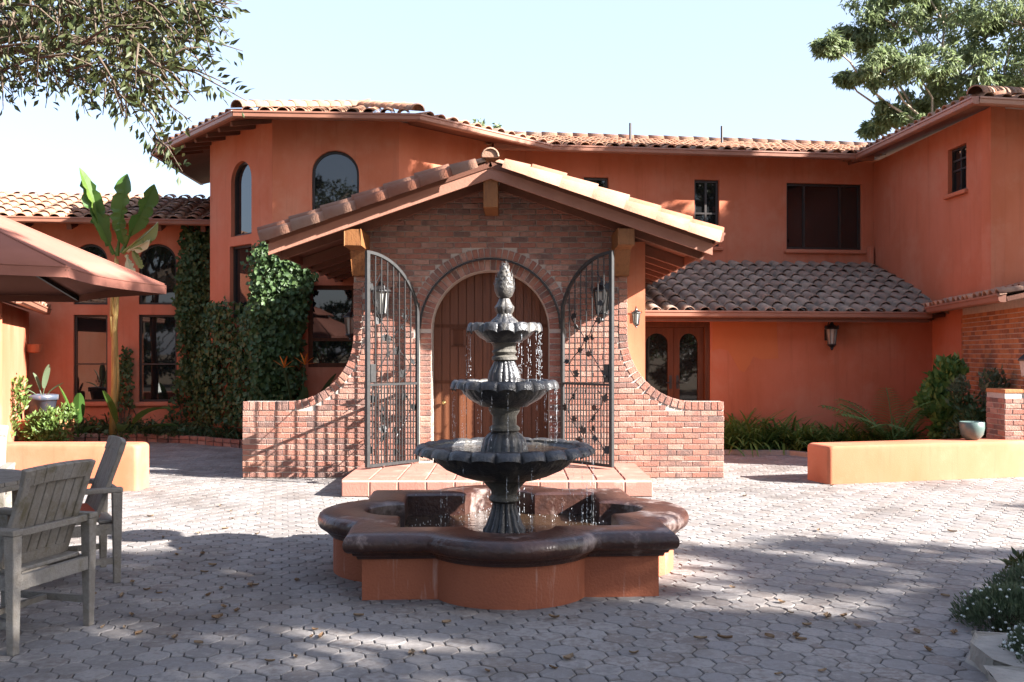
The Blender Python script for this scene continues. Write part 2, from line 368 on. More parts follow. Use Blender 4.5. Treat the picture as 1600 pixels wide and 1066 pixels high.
# ---- roof tiles ------------------------------------------------------------------------------
def tile_mesh(name, w, l, m, h=.075, th=.016):
    """S-shaped clay tile: shallow pan then a barrel; x across, y up the slope, z out; lower end at y=0"""
    prof = [(-.02, .020), (.10*w, .004), (.24*w, .006), (.32*w, .028)]
    for k in range(1, 8):
        t = math.pi * (1 - k / 8); prof.append((.66*w + .34*w*math.cos(t), .022 + h*math.sin(t)))
    prof.append((w, .024))
    n = len(prof); mb = MB()
    vs = [(x, 0, z + .020) for x, z in prof] + [(.5*w + (x-.5*w)*.93, l, z*.9 - .012) for x, z in prof] + [(x, .002, z + .020 - th) for x, z in prof] + [(x*.98, .09, z + .012 - th) for x, z in prof]
    fs = [(i, i+1, i+1+n, i+n) for i in range(n-1)] + [(i+1, i, i+2*n, i+1+2*n) for i in range(n-1)] + [(i+1+2*n, i+2*n, i+3*n, i+1+3*n) for i in range(n-1)]
    mb.add(vs, fs); return mb.mesh(name, m, smooth=True)
TILE_ME = {}
def inside(p, poly):
    x, y = p; c = False; n = len(poly)
    for i in range(n):
        x0, y0 = poly[i]; x1, y1 = poly[i-1]
        if (y0 > y) != (y1 > y) and x < (x1-x0)*(y-y0)/(y1-y0)+x0: c = not c
    return c
def roof(parent, e0, e1, tops, m=TILE, individual=0, w=.27, expo=.36, deck_th=.06, name='roof', skip=None, caps=()):
    """sloping roof: eave e0->e1 (left to right from outside), then TOPS; deck is the part, tiles are sub-parts"""
    e0 = Vector(e0); e1 = Vector(e1); u = (e1-e0).normalized(); q = Vector(tops[0]) - e0
    n = u.cross(q).normalized()
    if n.z < 0: n = -n
    v = n.cross(u).normalized()
    poly3 = [e0, e1] + [Vector(t) for t in tops]
    deck = build(MB().prism([p - n*.01 for p in poly3], -n*deck_th), name, WOOD_DK, parent)
    poly = [((p-e0).dot(u), (p-e0).dot(v)) for p in poly3]
    smin = min(p[0] for p in poly); smax = max(p[0] for p in poly); tmax = max(p[1] for p in poly)
    key = (m.name, round(w, 3), round(expo, 3))
    if key not in TILE_ME: TILE_ME[key] = tile_mesh('roof_tile', w, expo*1.14, m)
    me = TILE_ME[key]; vco = [v_.co.copy() for v_ in me.vertices]; fcs = [tuple(p.vertices) for p in me.polygons]
    B = Matrix(((u.x, v.x, n.x, 0), (u.y, v.y, n.y, 0), (u.z, v.z, n.z, 0), (0, 0, 0, 1)))
    mb = MB(); cnt = 0; nc = int((smax-smin)/w)+1; nr = int(tmax/expo)+1
    for r in range(nr):
        for c in range(nc):
            s = smin + c*w; t = r*expo - .07
            if not inside((s + w/2, max(t + expo*.5, .05)), poly): continue
            if skip and skip(s, t): continue
            M = Matrix.Translation(e0 + u*(s+random.uniform(-.008, .008)) + v*(t+random.uniform(-.015, .015)) + n*random.uniform(.0, .010)) @ B @ Matrix.Rotation(random.gauss(0, .016), 4, 'Z') @ Matrix.Rotation(random.gauss(0, .008), 4, 'X')
            if cnt < individual: link('roof_tile', me, deck, M); cnt += 1
            else: mb.add([M @ p for p in vco], fcs)
    if mb.v:
        o = build(mb, 'roof_tiles', m, deck, smooth=True, kind='stuff')
    return deck, u, v, n
def cap_mesh(m, r=.11, l=.42, taper=.85, th=.016):
    mb = MB(); n = 9; vs = []
    for y, rr in ((0, r), (l, r*taper)):
        for k in range(n):
            t = math.pi*k/(n-1); vs.append((rr*math.cos(t), y, rr*math.sin(t)))
    for k in range(n):
        t = math.pi*k/(n-1); vs.append(((r-th)*math.cos(t), .002, (r-th)*math.sin(t)))
    mb.add(vs, [(k+1, k, k+n, k+1+n) for k in range(n-1)] + [(k, k+1, k+1+2*n, k+2*n) for k in range(n-1)])
    return mb.mesh('ridge_tile', m, smooth=True)
CAP_ME = {}
def ridge(parent, p0, p1, m=TILE, step=.36, r=.11, name='ridge_tile'):
    if m.name not in CAP_ME: CAP_ME[m.name] = cap_mesh(m)
    p0 = Vector(p0); p1 = Vector(p1); d = (p1-p0).normalized(); a = d.cross(Vector((0,0,1))).normalized(); b = a.cross(d)
    B = Matrix(((a.x, d.x, b.x, 0), (a.y, d.y, b.y, 0), (a.z, d.z, b.z, 0), (0, 0, 0, 1)))
    k = 0
    while k*step < (p1-p0).length - .1:
        link(name, CAP_ME[m.name], parent, Matrix.Translation(p0 + d*k*step + b*random.uniform(0, .01)) @ B @ Matrix.Rotation(random.gauss(0, .02), 4, 'Y') @ Matrix.Scale(r/.11, 4)); k += 1
def gutter(parent, p0, p1, out, m=GUTTER, drop=.0, name='gutter', h=.11, w=.11):
    p0 = Vector(p0); p1 = Vector(p1); out = Vector(out).normalized(); z = Vector((0, 0, 1))
    pr = [(0, 0), (w, .0), (w, -.025), (w-.014, -.035), (w-.02, -h+.02), (w-.045, -h), (0, -h)]
    pts = [p0 + out*a + z*(b-drop) for a, b in pr]
    return build(MB().prism(pts, p1-p0), name, m, parent)
def rafters(parent, e0, e1, inward, length, spacing=.62, sec=(.085, .13), m=WOOD_DK, slope=0.0, drop=.14, name='rafter'):
    e0 = Vector(e0); e1 = Vector(e1); L = (e1-e0).length; u = (e1-e0).normalized(); d = Vector(inward).normalized(); k = spacing*.5
    while k < L:
        p = e0 + u*k - Vector((0, 0, drop)) + d*.06; q = p + d*length + Vector((0, 0, slope*length))
        build(MB().beam(p, q, sec[0], sec[1]), name, m, parent); k += spacing

# ---- foliage ---------------------------------------------------------------------------------
def leaf_arrays(C, D, Nn, L, W, fold=.25):
    """C centres(base) D directions Nn normals, L lengths, W widths -> verts/faces of folded diamond leaves (2 tris each)"""
    D = D / np.maximum(1e-6, np.linalg.norm(D, axis=1, keepdims=True))
    S = np.cross(D, Nn); S /= np.maximum(1e-6, np.linalg.norm(S, axis=1, keepdims=True)); U = np.cross(S, D)
    L = L[:, None]; W = W[:, None]
    a = C; b = C + D*L*.45 + S*W*.5 + U*W*fold; c = C + D*L; d = C + D*L*.45 - S*W*.5 + U*W*fold
    V = np.stack([a, b, c, d], 1).reshape(-1, 3); n = len(C)
    i = np.arange(n)*4; F = np.concatenate([np.stack([i, i+1, i+2], 1), np.stack([i, i+2, i+3], 1)])
    return V, F
def mesh_np(name, V, F, mats, mi=None):
    me = bpy.data.meshes.new(name); me.vertices.add(len(V)); me.vertices.foreach_set('co', np.ascontiguousarray(V, dtype=np.float32).ravel())
    me.loops.add(len(F)*3); me.loops.foreach_set('vertex_index', np.ascontiguousarray(F, dtype=np.int32).ravel())
    me.polygons.add(len(F)); me.polygons.foreach_set('loop_start', np.arange(len(F), dtype=np.int32)*3)
    for m in (mats if isinstance(mats, (list, tuple)) else [mats]): me.materials.append(m)
    if mi is not None: me.polygons.foreach_set('material_index', np.ascontiguousarray(mi, dtype=np.int32))
    me.update(calc_edges=True); me.validate(); return me
def rand_unit(n):
    v = RNG.normal(size=(n, 3)); return v / np.linalg.norm(v, axis=1, keepdims=True)
def leaves(name, C, m, parent=None, L=.1, W=.05, D=None, droop=0.0, up=0.0, kind='stuff', Nn=None):
    C = np.asarray(C, float); n = len(C)
    d = rand_unit(n) if D is None else np.asarray(D, float) + rand_unit(n)*.45
    d[:, 2] += up - droop
    nn = rand_unit(n) if Nn is None else np.asarray(Nn, float) + rand_unit(n)*.6
    sz = RNG.uniform(.55, 1.35, n); V, F = leaf_arrays(C, d, nn, L*sz*RNG.uniform(.9, 1.1, n), W*sz*RNG.uniform(.85, 1.15, n))
    o = link(name, mesh_np(name, V, F, m), parent)
    if kind: o['kind'] = kind
    return o
def blob(c, r, n, hollow=.35):
    """points in an ellipsoid, denser towards its skin"""
    d = rand_unit(n); rr = (hollow + (1-hollow)*RNG.random(n))[:, None]
    return np.asarray(c, float) + d*rr*np.asarray(r, float)
def strap_leaf(mb, base, direction, length, width, bend=.6, seg=6, fold=.15, mi=0, shape=None, side=None):
    """an arching leaf: tapered strip with a raised midrib fold"""
    p = Vector(base); d = Vector(direction).normalized(); s = d.cross(Vector((0,0,1))) if side is None else Vector(side)
    if s.length < .01: s = Vector((1, 0, 0))
    s.normalize(); vs = []; fs = []; step = length/seg
    for i in range(seg+1):
        t = i/seg; w = width*(shape(t) if shape else (4*(t+.06)*(1.03-t))**.6)
        up = s.cross(d).normalized()
        vs += [p - s*w/2 + up*w*fold, p, p + s*w/2 + up*w*fold]
        p = p + d*step; d = (d + Vector((0, 0, -bend/seg))).normalized()
    for i in range(seg):
        a = i*3; fs += [(a, a+1, a+4, a+3), (a+1, a+2, a+5, a+4)]
    mb.add(vs, fs, mi); return p

# ================================================================= GROUND
gm = MB().add([(-900, -900, -.06), (900, -900, -.06), (900, 900, -.06), (-900, 900, -.06)], [(0, 1, 2, 3)])
structure(build(gm, 'ground', GROUND))['label'] = 'dry ground running out around the courtyard'

pav = structure(build(MB().add([(-12, -8, -.016), (12, -8, -.016), (12, 21, -.016), (-12, 21, -.016)], [(0, 1, 2, 3)]), 'courtyard_paving', JOINT))
pav['label'] = 'courtyard paved with grey octagonal and square concrete pavers'
FC = Vector((-0.055, 7.21, 0)); FROT = R(3.2)
def paving():
    p, g, cut = .172, .0055, .27*.172; ang = R(-32); ca, sa = math.cos(ang), math.sin(ang)
    h = p/2 - g/2; q = h - cut
    octo = [(q, -h), (h, -q), (h, q), (q, h), (-q, h), (-h, q), (-h, -q), (-q, -h)]
    r = cut - g*.75; squ = [(r, 0), (0, r), (-r, 0), (0, -r)]
    def piece(pts):
        n = len(pts); k = (max(abs(a) for a, b in pts)-.005)/max(abs(a) for a, b in pts)
        vs = [(a, b, -.018) for a, b in pts] + [(a, b, -.0045) for a, b in pts] + [(a*k, b*k, 0) for a, b in pts]
        fs = [(i, (i+1) % n, (i+1) % n+n, i+n) for i in range(n)] + [(i+n, (i+1) % n+n, (i+1) % n+2*n, i+2*n) for i in range(n)] + [tuple(range(2*n, 3*n))]
        return vs, fs
    kinds = [('paver', *piece(octo), 0.0), ('small_paver', *piece(squ), p/2)]
    for nm, vs, fs, off in kinds:
        pts = []
        for i in range(-110, 111):
            for j in range(-110, 111):
                a, b = i*p+off, j*p+off; x = ca*a - sa*b; y = sa*a + ca*b + 9
                if y < 3.4 or y > 18.6 or abs(x) > .53*y + .7: continue
                fx, fy = x-FC.x, y-FC.y
                if abs(fx) < .8 and abs(fy) < .8: continue
                if y > 12.35 and -1.9 < x < 1.6: continue
                if -1.8 < x < 1.48 and y > 10.75: continue
                if y > 16.2 and x > 2.0: continue
                pts.append((y, x))
        pts.sort()
        vis = [(y, x) for y, x in pts if abs(x) < .50*y and FPX*EYE/y + HY < 1075 and not (abs(x-FC.x) < 1.25 and abs(y-FC.y) < 1.3)][:300]
        vset = set(vis)
        me = MB().add(vs, fs).mesh(nm, PAVER)
        for y, x in vis:
            link(nm, me, pav, Matrix.Translation((x, y, random.gauss(0, .0012))) @ Matrix.Rotation(ang + random.gauss(0, .012), 4, 'Z') @ Matrix.Rotation(random.gauss(0, .008), 4, 'X') @ Matrix.Rotation(random.gauss(0, .008), 4, 'Y'))
        rest = [q_ for q_ in pts if q_ not in vset]; mb = MB()
        for y, x in rest:
            M = Matrix.Translation((x, y, random.gauss(0, .0012))) @ Matrix.Rotation(ang + random.gauss(0, .012), 4, 'Z') @ Matrix.Rotation(random.gauss(0, .008), 4, 'X') @ Matrix.Rotation(random.gauss(0, .008), 4, 'Y')
            mb.add([M @ Vector(v) for v in vs], fs)
        build(mb, nm + '_field', PAVER, pav, kind='stuff')
paving()

# ================================================================= HOUSE
H = thing('house', 'large orange stucco house with clay tile roofs standing round the courtyard', 'house', (4.33, 19.2, 0))
EZ = 5.24                                   # upper eave height
c8, s8 = math.cos(R(8)), math.sin(R(8))
FAC = Plane((4.33 - 5*c8, 19.2 - 5*s8), (4.33 + 2.83*c8, 19.2 + 2.83*s8))
def box_of(pl, x0, x1, y0, y1, d=0.0):
    a0, zt = pl.hit(x0, (y0+y1)/2, d); a1, _ = pl.hit(x1, (y0+y1)/2, d)
    _, z1 = pl.hit((x0+x1)/2, y0, d); _, z0 = pl.hit((x0+x1)/2, y1, d)
    return a0, a1, z0, z1
# main two-storey front
wb = rect_loop(*box_of(FAC, 1229, 1347, 287, 390)); wn_ = rect_loop(*box_of(FAC, 1085, 1124, 281, 385)); ws_ = rect_loop(*box_of(FAC, 912, 951, 277, 380))
wall('wall', FAC, rect_loop(0, FAC.w+.2, 0, EZ+.12), [wb, wn_, ws_], STUCCO, H)
window(FAC, wb, H, bars_v=(.235, .745), sill=STUCCO)
window(FAC, wn_, H, bars_h=(.5,), bars_v=(.5,), sill=STUCCO)
window(FAC, ws_, H, bars_h=(.5,), sill=STUCCO)
# lower front with french doors
LOW = Plane((FAC.o + FAC.n*2.55 + FAC.u*1.0).to_2d(), (FAC.o + FAC.n*2.55 + FAC.u*8.6).to_2d())
db = box_of(LOW, 1003, 1110, 503, 698)
fd = rect_loop(db[0]-.1, db[1], .02, db[3])
wall('wall', LOW, rect_loop(0, LOW.w, -.05, 2.3), [fd], STUCCO, H)
def french_door(pl, loop, parent):
    a0, z0 = loop[0]; a1, z1 = loop[2]; mb = MB(); dp = -.08; fw = .09
    for x in (a0+fw/2, a1-fw/2): mb.beam(pl.P(x, z0, dp), pl.P(x, z1, dp), fw, .12, up=pl.n)
    mb.beam(pl.P(a0+fw, z1-fw/2, dp), pl.P(a1-fw, z1-fw/2, dp), .118, fw)
    fr = build(mb, 'french_door', DOOR_DK, parent, bevel=.006)
    mid = (a0+a1)/2 + .03; top = z1-fw
    for b0, b1, hs in ((a0+fw, mid, 1), (mid, a1-fw, -1)):
        st = .098; gl = arch_loop(b0+st, b1-st, z0+.30, top-.10, 14, .17)
        outer = rect_loop(b0+.004, b1-.004, z0+.02, top-.004)
        pp = Plane((pl.o - pl.n*.075).to_2d(), (pl.o - pl.n*.075 + pl.u).to_2d())
        leaf = wall('door_leaf', pp, outer, [gl], DOOR_DK, fr, th=.05)
        g = MB().prism([pp.P(a, z, -.03) for a, z in gl], -pp.n*.008); build(g, 'pane', GLASS, fr)
        x = b1-.06 if hs == 1 else b0+.06
        k = MB(); k.beam(pp.P(x, z0+.94, .004), pp.P(x, z0+1.16, .004), .04, .012, up=pp.n); k.tube([pp.P(x, z0+1.04, .01), pp.P(x, z0+1.04, .06), pp.P(x - hs*.09, z0+1.04, .06)], .010)
        build(k, 'handle', IRON, fr)
french_door(LOW, fd, H)
fresh = mat('stucco_fresh_paint', [(.41, .124, .048), (.45, .142, .058)], .9, 1.5, bump=.16, bscale=110, spec=.2)
pp_ = [LOW.hit(*q) for q in ((1113, 498), (1113, 548), (1124, 545), (1138, 548), (1146, 562), (1155, 578), (1163, 582), (1171, 570), (1177, 557), (1190, 562), (1216, 560), (1213, 498))]
build(MB().prism([LOW.P(a, z, .001) for a, z in pp_], LOW.n*.003), 'paint_patch', fresh, H)
# lower roof (weathered, single tiles)
GL = 2.20
e0 = FAC.P(1.75, GL, 3.1); eR, _ = FAC.hit(1452, 487, 3.1); e1 = FAC.P(eR, GL, 3.1)
pitch = .345
topz = GL + 3.1*pitch
rw_c = Vector((7.13, 19.57, 0)); rw_f = Vector((7.28, 15.08, 0))
def on_low(p):
    d = (Vector((p[0], p[1], 0)) - FAC.o).dot(FAC.n); return Vector((p[0], p[1], GL + (3.1-d)*pitch))
roof(H, e0, e1, [on_low((7.42, 16.6)), on_low(rw_c), on_low(FAC.P(1.75, 0).to_2d())], TILE_OLD, individual=170, w=.272, expo=.37)
gutter(H, e0 + FAC.n*.0 + Vector((0, 0, .03)), e1 + Vector((0, 0, .03)), FAC.n)
build(MB().beam(e0 - FAC.n*.02 - Vector((0,0,.06)), e1 - FAC.n*.02 - Vector((0,0,.06)), .03, .16), 'fascia', WOOD_DK, H)
sf = MB().add([e0 - Vector((0,0,.1)), e1 - Vector((0,0,.1)), FAC.P(eR+.4, GL-.1, 2.5), FAC.P(1.75, GL-.1, 2.5)], [(0, 1, 2, 3)]); build(sf, 'soffit', WOOD_DK, H)
# main upper roof
m0 = FAC.P(.2, EZ+.06, .62); m1 = FAC.P(FAC.w-.35, EZ+.06, .62)
roof(H, m0, m1, [FAC.P(FAC.w+3, EZ+1.2, -4.0), FAC.P(-1, EZ+1.2, -4.0)], TILE, w=.27, expo=.36)
gutter(H, m0 + Vector((0, 0, .03)), m1 + Vector((0, 0, .03)), FAC.n)
ridge(H, FAC.P(-1, EZ+1.27, -4.0), FAC.P(FAC.w+3, EZ+1.27, -4.0))
for px in (985, 1128):
    a, _ = FAC.hit(px, 230, -2.2); z = EZ + .06 + .25*2.8
    build(MB().tube([FAC.P(a, z-.1, -2.2), FAC.P(a, z+.46, -2.2)], .028, 8), 'vent_pipe', FRAME, H)
# right two-storey wing
RW = Plane(rw_c.to_2d(), rw_f.to_2d())
wr = rect_loop(*box_of(RW, 1481, 1510, 229, 299))
wall('wall', RW, rect_loop(0, RW.w, 0, EZ+.06), [wr], STUCCO, H)
window(RW, wr, H, bars_h=(.5, .75), bars_v=(.5,), sill=STUCCO, fw=.035)
RF = Plane(rw_f.to_2d(), (rw_f + Vector((5, 1.0, 0))).to_2d())
wall('wall', RF, rect_loop(.002, RF.w, 0, EZ+.04), [], STUCCO, H)
J = Vector((6.60, 18.95, EZ+.06)); K = Vector((6.64, 14.22, EZ-.06)); K2 = Vector((12.0, 15.3, EZ-.06))
uJK = (K-J).normalized(); nW = Vector((uJK.y, -uJK.x, 0)); uK = (K2-K).normalized(); nF = Vector((uK.y, -uK.x, 0))
hipdir = -(nW + nF); hip = K + hipdir*5.0 + Vector((0, 0, .25*5.0)); J0 = J - uJK*1.6
roof(H, J0, K, [hip, J0 - nW*5.0 + Vector((0, 0, 1.25))], TILE, w=.27, expo=.36)
roof(H, K, K2, [K2 - nF*5.0 + Vector((0, 0, 1.25)), hip], TILE, w=.27, expo=.36)
ridge(H, K + Vector((0, 0, .09)), hip + Vector((0, 0, .09)), r=.12)
z3 = Vector((0, 0, .03))
gutter(H, J + z3 - uJK*.1, K + z3 + uJK*.11, nW); gutter(H, K + z3 - uK*.0 + nF*.002, K2 + z3, nF)

# downspout stub where the roofs meet
ds = FAC.P(FAC.w-.1, 3.3, .09); build(MB().beam(ds, ds + Vector((0, 0, .34)), .09, .12, up=FAC.n), 'downspout', STUCCO, H, bevel=.015)
# brick annex, right
AW = Plane(LOW.P(LOW.hit(1476, 600)[0], 0).to_2d(), (6.66, 12.55))
wall('brick_wall', AW, rect_loop(0, AW.w, 0, 2.33), [], MORTAR, H, th=.25)
lay(courses(AW, .02, 2.2, lambda a, b: [(.01, AW.w)]), H, BRICK_OR, limit=0, stuff_name='annex_brickwork')
an0 = AW.P(-.35, 2.28, .42); an1 = AW.P(AW.w, 2.28, .38)
roof(H, an0, an1, [an1 - AW.n*2.0 + Vector((0, 0, .46)), an0 - AW.n*2.0 + Vector((0, 0, .46))], TILE, individual=80, w=.26, expo=.36)
gutter(H, an0 + z3, an1 + z3, AW.n)
# tower
Ta, Tb, Tl, Tl2 = (-3.94, 16.3), (-1.88, 16.45), (-5.41, 17.77), (-5.5, 21)
TF = Plane(Ta, Tb); TL = Plane(Tl, Ta); TR = Plane(Tb, (.25, 18.62)); TB = Plane(Tl2, Tl)
tw = arch_loop(*box_of(TF, 487, 561, 235, 330)); tz0 = 2.95
lw = rect_loop(*box_of(TF, 481, 556, 446, 574))
wall('wall', TF, rect_loop(0, TF.w, 0, EZ+.15), [arch_loop(tw[0][0], tw[1][0], 3.5, tw[10][1]), lw], STUCCO, H)
window(TF, arch_loop(tw[0][0], tw[1][0], 3.5, tw[10][1]), H, fw=.04)
window(TF, lw, H, fm=DOOR_DK, fw=.07, bars_h=(.32,))
t2 = box_of(TL, 361, 393, 252, 368); t3 = box_of(TL, 359, 393, 383, 500)
lp2 = arch_loop(*t2); lp3 = rect_loop(*t3)
wall('wall', TL, rect_loop(.002, TL.w-.002, 0, EZ+.15), [lp2, lp3], STUCCO, H)
window(TL, lp2, H, fw=.04); window(TL, lp3, H, fw=.04)
wall('wall', TR, rect_loop(.002, TR.w, 0, EZ+.15), [], STUCCO, H)
wall('wall', TB, rect_loop(0, TB.w-.002, 0, EZ+.15), [], STUCCO, H)
A = Vector((-4.33, 15.6, EZ+.08)); B = Vector((-1.5, 15.82, EZ+.08)); L_ = Vector((-6.6, 18.4, EZ+.04)); Rr = Vector((.72, 18.1, EZ+.06)); L2 = Vector((-6.7, 21.5, EZ+.04))
AP = Vector((-2.9, 18.9, EZ+.92)); AP2 = Vector((-2.9, 21.5, EZ+.92))
for p, q, t in ((L_, A, [AP]), (A, B, [AP]), (B, Rr, [AP2, AP]), (L2, L_, [AP, AP2])):
    roof(H, p, q, t, TILE, w=.27, expo=.36)
for p in (A, B, L_): ridge(H, p + Vector((0, 0, .09)), AP + Vector((0, 0, .09)), r=.12)
for p, q in ((L_, A), (A, B), (B, Rr), (L2, L_)):
    d = (q-p).normalized(); o = Vector((d.y, -d.x, 0))
    gutter(H, p + z3 - d*.04, q + z3 + d*.04 - Vector((0, 0, .0)), o)
    if p is L_: rafters(H, p, q, -o, .72, .5, slope=.22, drop=.09, sec=(.085, .07))
# left wing
LWP = Plane((-9.15, 18.66), (-5.45, 19.18))
wins = [(217, 276), (115, 168)]
holes = []; specs = []
for x0, x1 in wins:
    for y0, y1, ar in ((381, 476, 1), (492, 628, 0)):
        b = box_of(LWP, x0, x1, y0, y1); lp = arch_loop(*b) if ar else rect_loop(*b)
        holes.append(lp); specs.append(ar)
wall('wall', LWP, rect_loop(0, LWP.w, 0, 4.08), holes, STUCCO, H)
for lp, ar in zip(holes, specs): window(LWP, lp, H, bars_h=() if ar else (.43,), fw=.04, sill=None if ar else STUCCO)
l0 = LWP.P(-4.3, 4.02, .5); l1 = LWP.P(LWP.w-.02, 4.02, .5)
roof(H, l0, l1, [LWP.P(LWP.w+.1, 4.9, -2.4), LWP.P(-4.3, 4.9, -2.4)], TILE, individual=90, w=.30, expo=.38)
gutter(H, l0 + z3, l1 + z3, LWP.n); rafters(H, l0, l1, -LWP.n, .5, .8, slope=.3, drop=.12)
# far-left annex wall with a low tiled eave
FL = Plane((-7.45, 14.3), (-9.05, 18.6))
wall('wall', FL, rect_loop(0, FL.w-.01, 0, 2.32), [], STUCCO, H)
FE = Plane((-11.5, 14.42), (-7.46, 14.30)); wall('wall', FE, rect_loop(0, FE.w-.01, 0, 2.32), [], STUCCO, H)
LX = Plane((LWP.o - LWP.u*4).to_2d(), (LWP.o - LWP.u*.002).to_2d()); wall('wall', LX, rect_loop(0, LX.w, 0, 4.08), [], STUCCO, H)
f0 = FL.P(-.3, 2.34, .3); f1 = FL.P(FL.w-.35, 2.34, .3)
roof(H, f0, f1, [f1 - FL.n*1.6 + Vector((0, 0, .5)), f0 - FL.n*1.6 + Vector((0, 0, .5))], TILE, w=.27, expo=.36)
gutter(H, f0 + z3, f1 + z3, FL.n)
build(MB().lathe([(.02, 0), (.13, .02), (.16, .16), (.12, .16), (.10, .06)], 14, FL.P(FL.w-.55, 1.55, .12)), 'wall_sconce', STUCCO, H)

# ================================================================= ENTRANCE PORTAL
YP = 12.3
PP = Plane((0, YP), (1, YP))
xc, zc, RO, RI = -.27, 1.85, .88, .735
G = thing('entrance_porch', 'gabled red brick entrance porch with arched plank door and tiled roof', 'porch', (xc, YP, 0))
XL, XR = -1.96, 1.335
PK, PZ, PIT = -.25, 3.78, .345
def rake_z(x): return PZ - .06 - PIT*abs(x-PK)
ring = [(xc + RO*math.cos(math.pi*k/28), zc + RO*math.sin(math.pi*k/28)) for k in range(29)]
outline = [(XL, 0), (xc-RO, 0)] + list(reversed(ring)) + [(xc+RO, 0), (XR+.09, 0), (XR+.09, rake_z(XR+.09)-.02), (PK, rake_z(PK)-.02), (XL, rake_z(XL)-.02)]
wall('wall', PP, outline, [], MORTAR, G, th=.30)
CAPW, WTOP, WR, WCZ, CAPTOP = .105, .946, .832, .946 + .832, 2.42
WING = {1: (2.62, 1.423, 2.255), -1: (-3.335, -1.958, -2.79)}       # low end, upright edge, arc centre
def side_limit(side, z):
    xe, xin, cxw = WING[side]
    if z < WTOP - CAPW - .004: return xe
    if z < WCZ:
        dz = WCZ - z; rr = WR + CAPW + .006
        return cxw - side*math.sqrt(rr*rr - dz*dz) if dz < rr else xe
    return xin - side*(CAPW + .004) if z < CAPTOP else (xin - side*.004)
def spans(z0, z1):
    zq = z0*.45 + z1*.55 if WTOP < z1 < WCZ else z1; xl, xr = side_limit(-1, zq), side_limit(1, zq)
    if z1 > rake_z(XL)-.03: xl = max(xl, PK - (PZ-.09-z1)/PIT)
    if z1 > rake_z(XR)-.03: xr = min(xr, PK + (PZ-.09-z1)/PIT)
    if xr - xl < .05: return []
    ro = RO + .115
    if z0 < zc: h = RO + .004
    elif z0 < zc + ro: h = math.sqrt(max(0, ro*ro - (z0-zc)**2))
    else: h = 0
    if z0 < zc and z1 > zc-.06: h = max(h, RO+.06)
    return [(xl, xr)] if h == 0 else [(xl, xc-h-.006), (xc+h+.006, xr)]
PB = Plane((0, YP-.006), (1, YP-.006))
bond = courses(PB, .012, 3.72, spans)
bondx = [(it[0].translation.x, it[0].translation.z, it) for it in bond]
items = [it for x, z, it in bondx if z > CAPTOP or -1.72 < x < 1.22]
wing_items = {1: [it for x, z, it in bondx if z <= CAPTOP and x >= 1.22], -1: [it for x, z, it in bondx if z <= CAPTOP and x <= -1.72]}
items.sort(key=lambda it: -it[1])
archb = []
for rr0, rr1, d, nn in ((RO+.008, RO+.118, 0.0, 40), (RI+.004, RO-.004, -.10, 36)):
    for k in range(nn):
        t = math.pi*(k+.5)/nn; rm = (rr0+rr1)/2; w = math.pi*rm/nn - .011
        M = PP.mat(xc + rm*math.cos(t), zc + rm*math.sin(t), d) @ Matrix.Rotation(-(t - math.pi/2), 4, 'Y')
        archb.append((M, w, rr1-rr0))
jamb = []
z = .215
while z < zc - .05:
    for s in (-1, 1): jamb.append((PP.mat(xc + s*(RI+RO)/2, z+.029, -.10), RO-RI-.01, .058))
    z += .0694
# mortar behind the recessed ring and jambs
rin = [(xc + RI*math.cos(math.pi*k/28), zc + RI*math.sin(math.pi*k/28)) for k in range(29)]
rout = [(xc + (RO-.002)*math.cos(math.pi*k/28), zc + (RO-.002)*math.sin(math.pi*k/28)) for k in range(29)]
P2 = Plane((0, YP+.10), (1, YP+.10))
wall('door_surround', P2, [(xc-RO+.002, .1), (xc-RI, .1)] + list(reversed(rin)) + [(xc+RI, .1), (xc+RO-.002, .1)] + rout, [], MORTAR, G, th=.35)
lay(archb + jamb + items, G, BRICK, limit=300)
# header column framing the wall's two upright edges
# steel arch on the opening
build(MB().tube([(xc + (RO-.012)*math.cos(math.pi*k/32), YP-.012, zc + (RO-.012)*math.sin(math.pi*k/32)) for k in range(33)], .013, 6), 'steel_arch', IRON, G, smooth=True)
# plank door
YD = YP + .44
D_ = build(MB().box((xc-RI-.04, YD+.03, .19), (xc+RI+.04, YD+.08, zc+RI+.05)), 'door', DOOR_DK, G)
npl = 14; pw = 2*RI/npl
for k in range(npl):
    x0 = xc - RI + k*pw + .004; x1 = x0 + pw - .008
    h = lambda x: zc + math.sqrt(max(0.0, RI*RI - (x-xc)**2))
    top = [(x1 + (x0-x1)*j/4, h(x1 + (x0-x1)*j/4)) for j in range(5)]
    pts = [(x0, YD, .2), (x1, YD, .2)] + [(x, YD, z) for x, z in top]
    build(MB().prism(pts, (0, .028, 0)), 'plank', DOOR, D_, bevel=.005, bseg=1)
ir = MB()
gx, gz = xc-.42, zc-.10
for k in range(5): ir.beam((gx-.07+k*.035, YD-.015, gz-.11), (gx-.07+k*.035, YD-.015, gz+.11), .009, .009)
for z in (-.11, .11): ir.beam((gx-.09, YD-.016, gz+z), (gx+.09, YD-.016, gz+z), .014, .014)
ir.box((gx-.065, YD-.004, gz-.10), (gx+.065, YD-.001, gz+.10))
build(ir, 'door_grille', DOOR_DK, D_)
for s in (-1, 1):
    for z in (zc+.05, 1.18):
        hb = MB(); hb.box((min(xc+s*.72, xc+s*.30), YD-.008, z-.02), (max(xc+s*.72, xc+s*.30), YD-.002, z+.02)); build(hb, 'hinge_strap', DOOR_DK, D_)
build(MB().lathe([(.001, -.03), (.022, -.02), (.028, 0), (.02, .018), (.001, .03)], 10), 'door_knob', mat('brass', [(.45, .33, .13), (.55, .42, .2)], .35, 9, metal=.9), D_, smooth=True, M=Matrix.Translation((xc-.60, YD-.045, .92)))
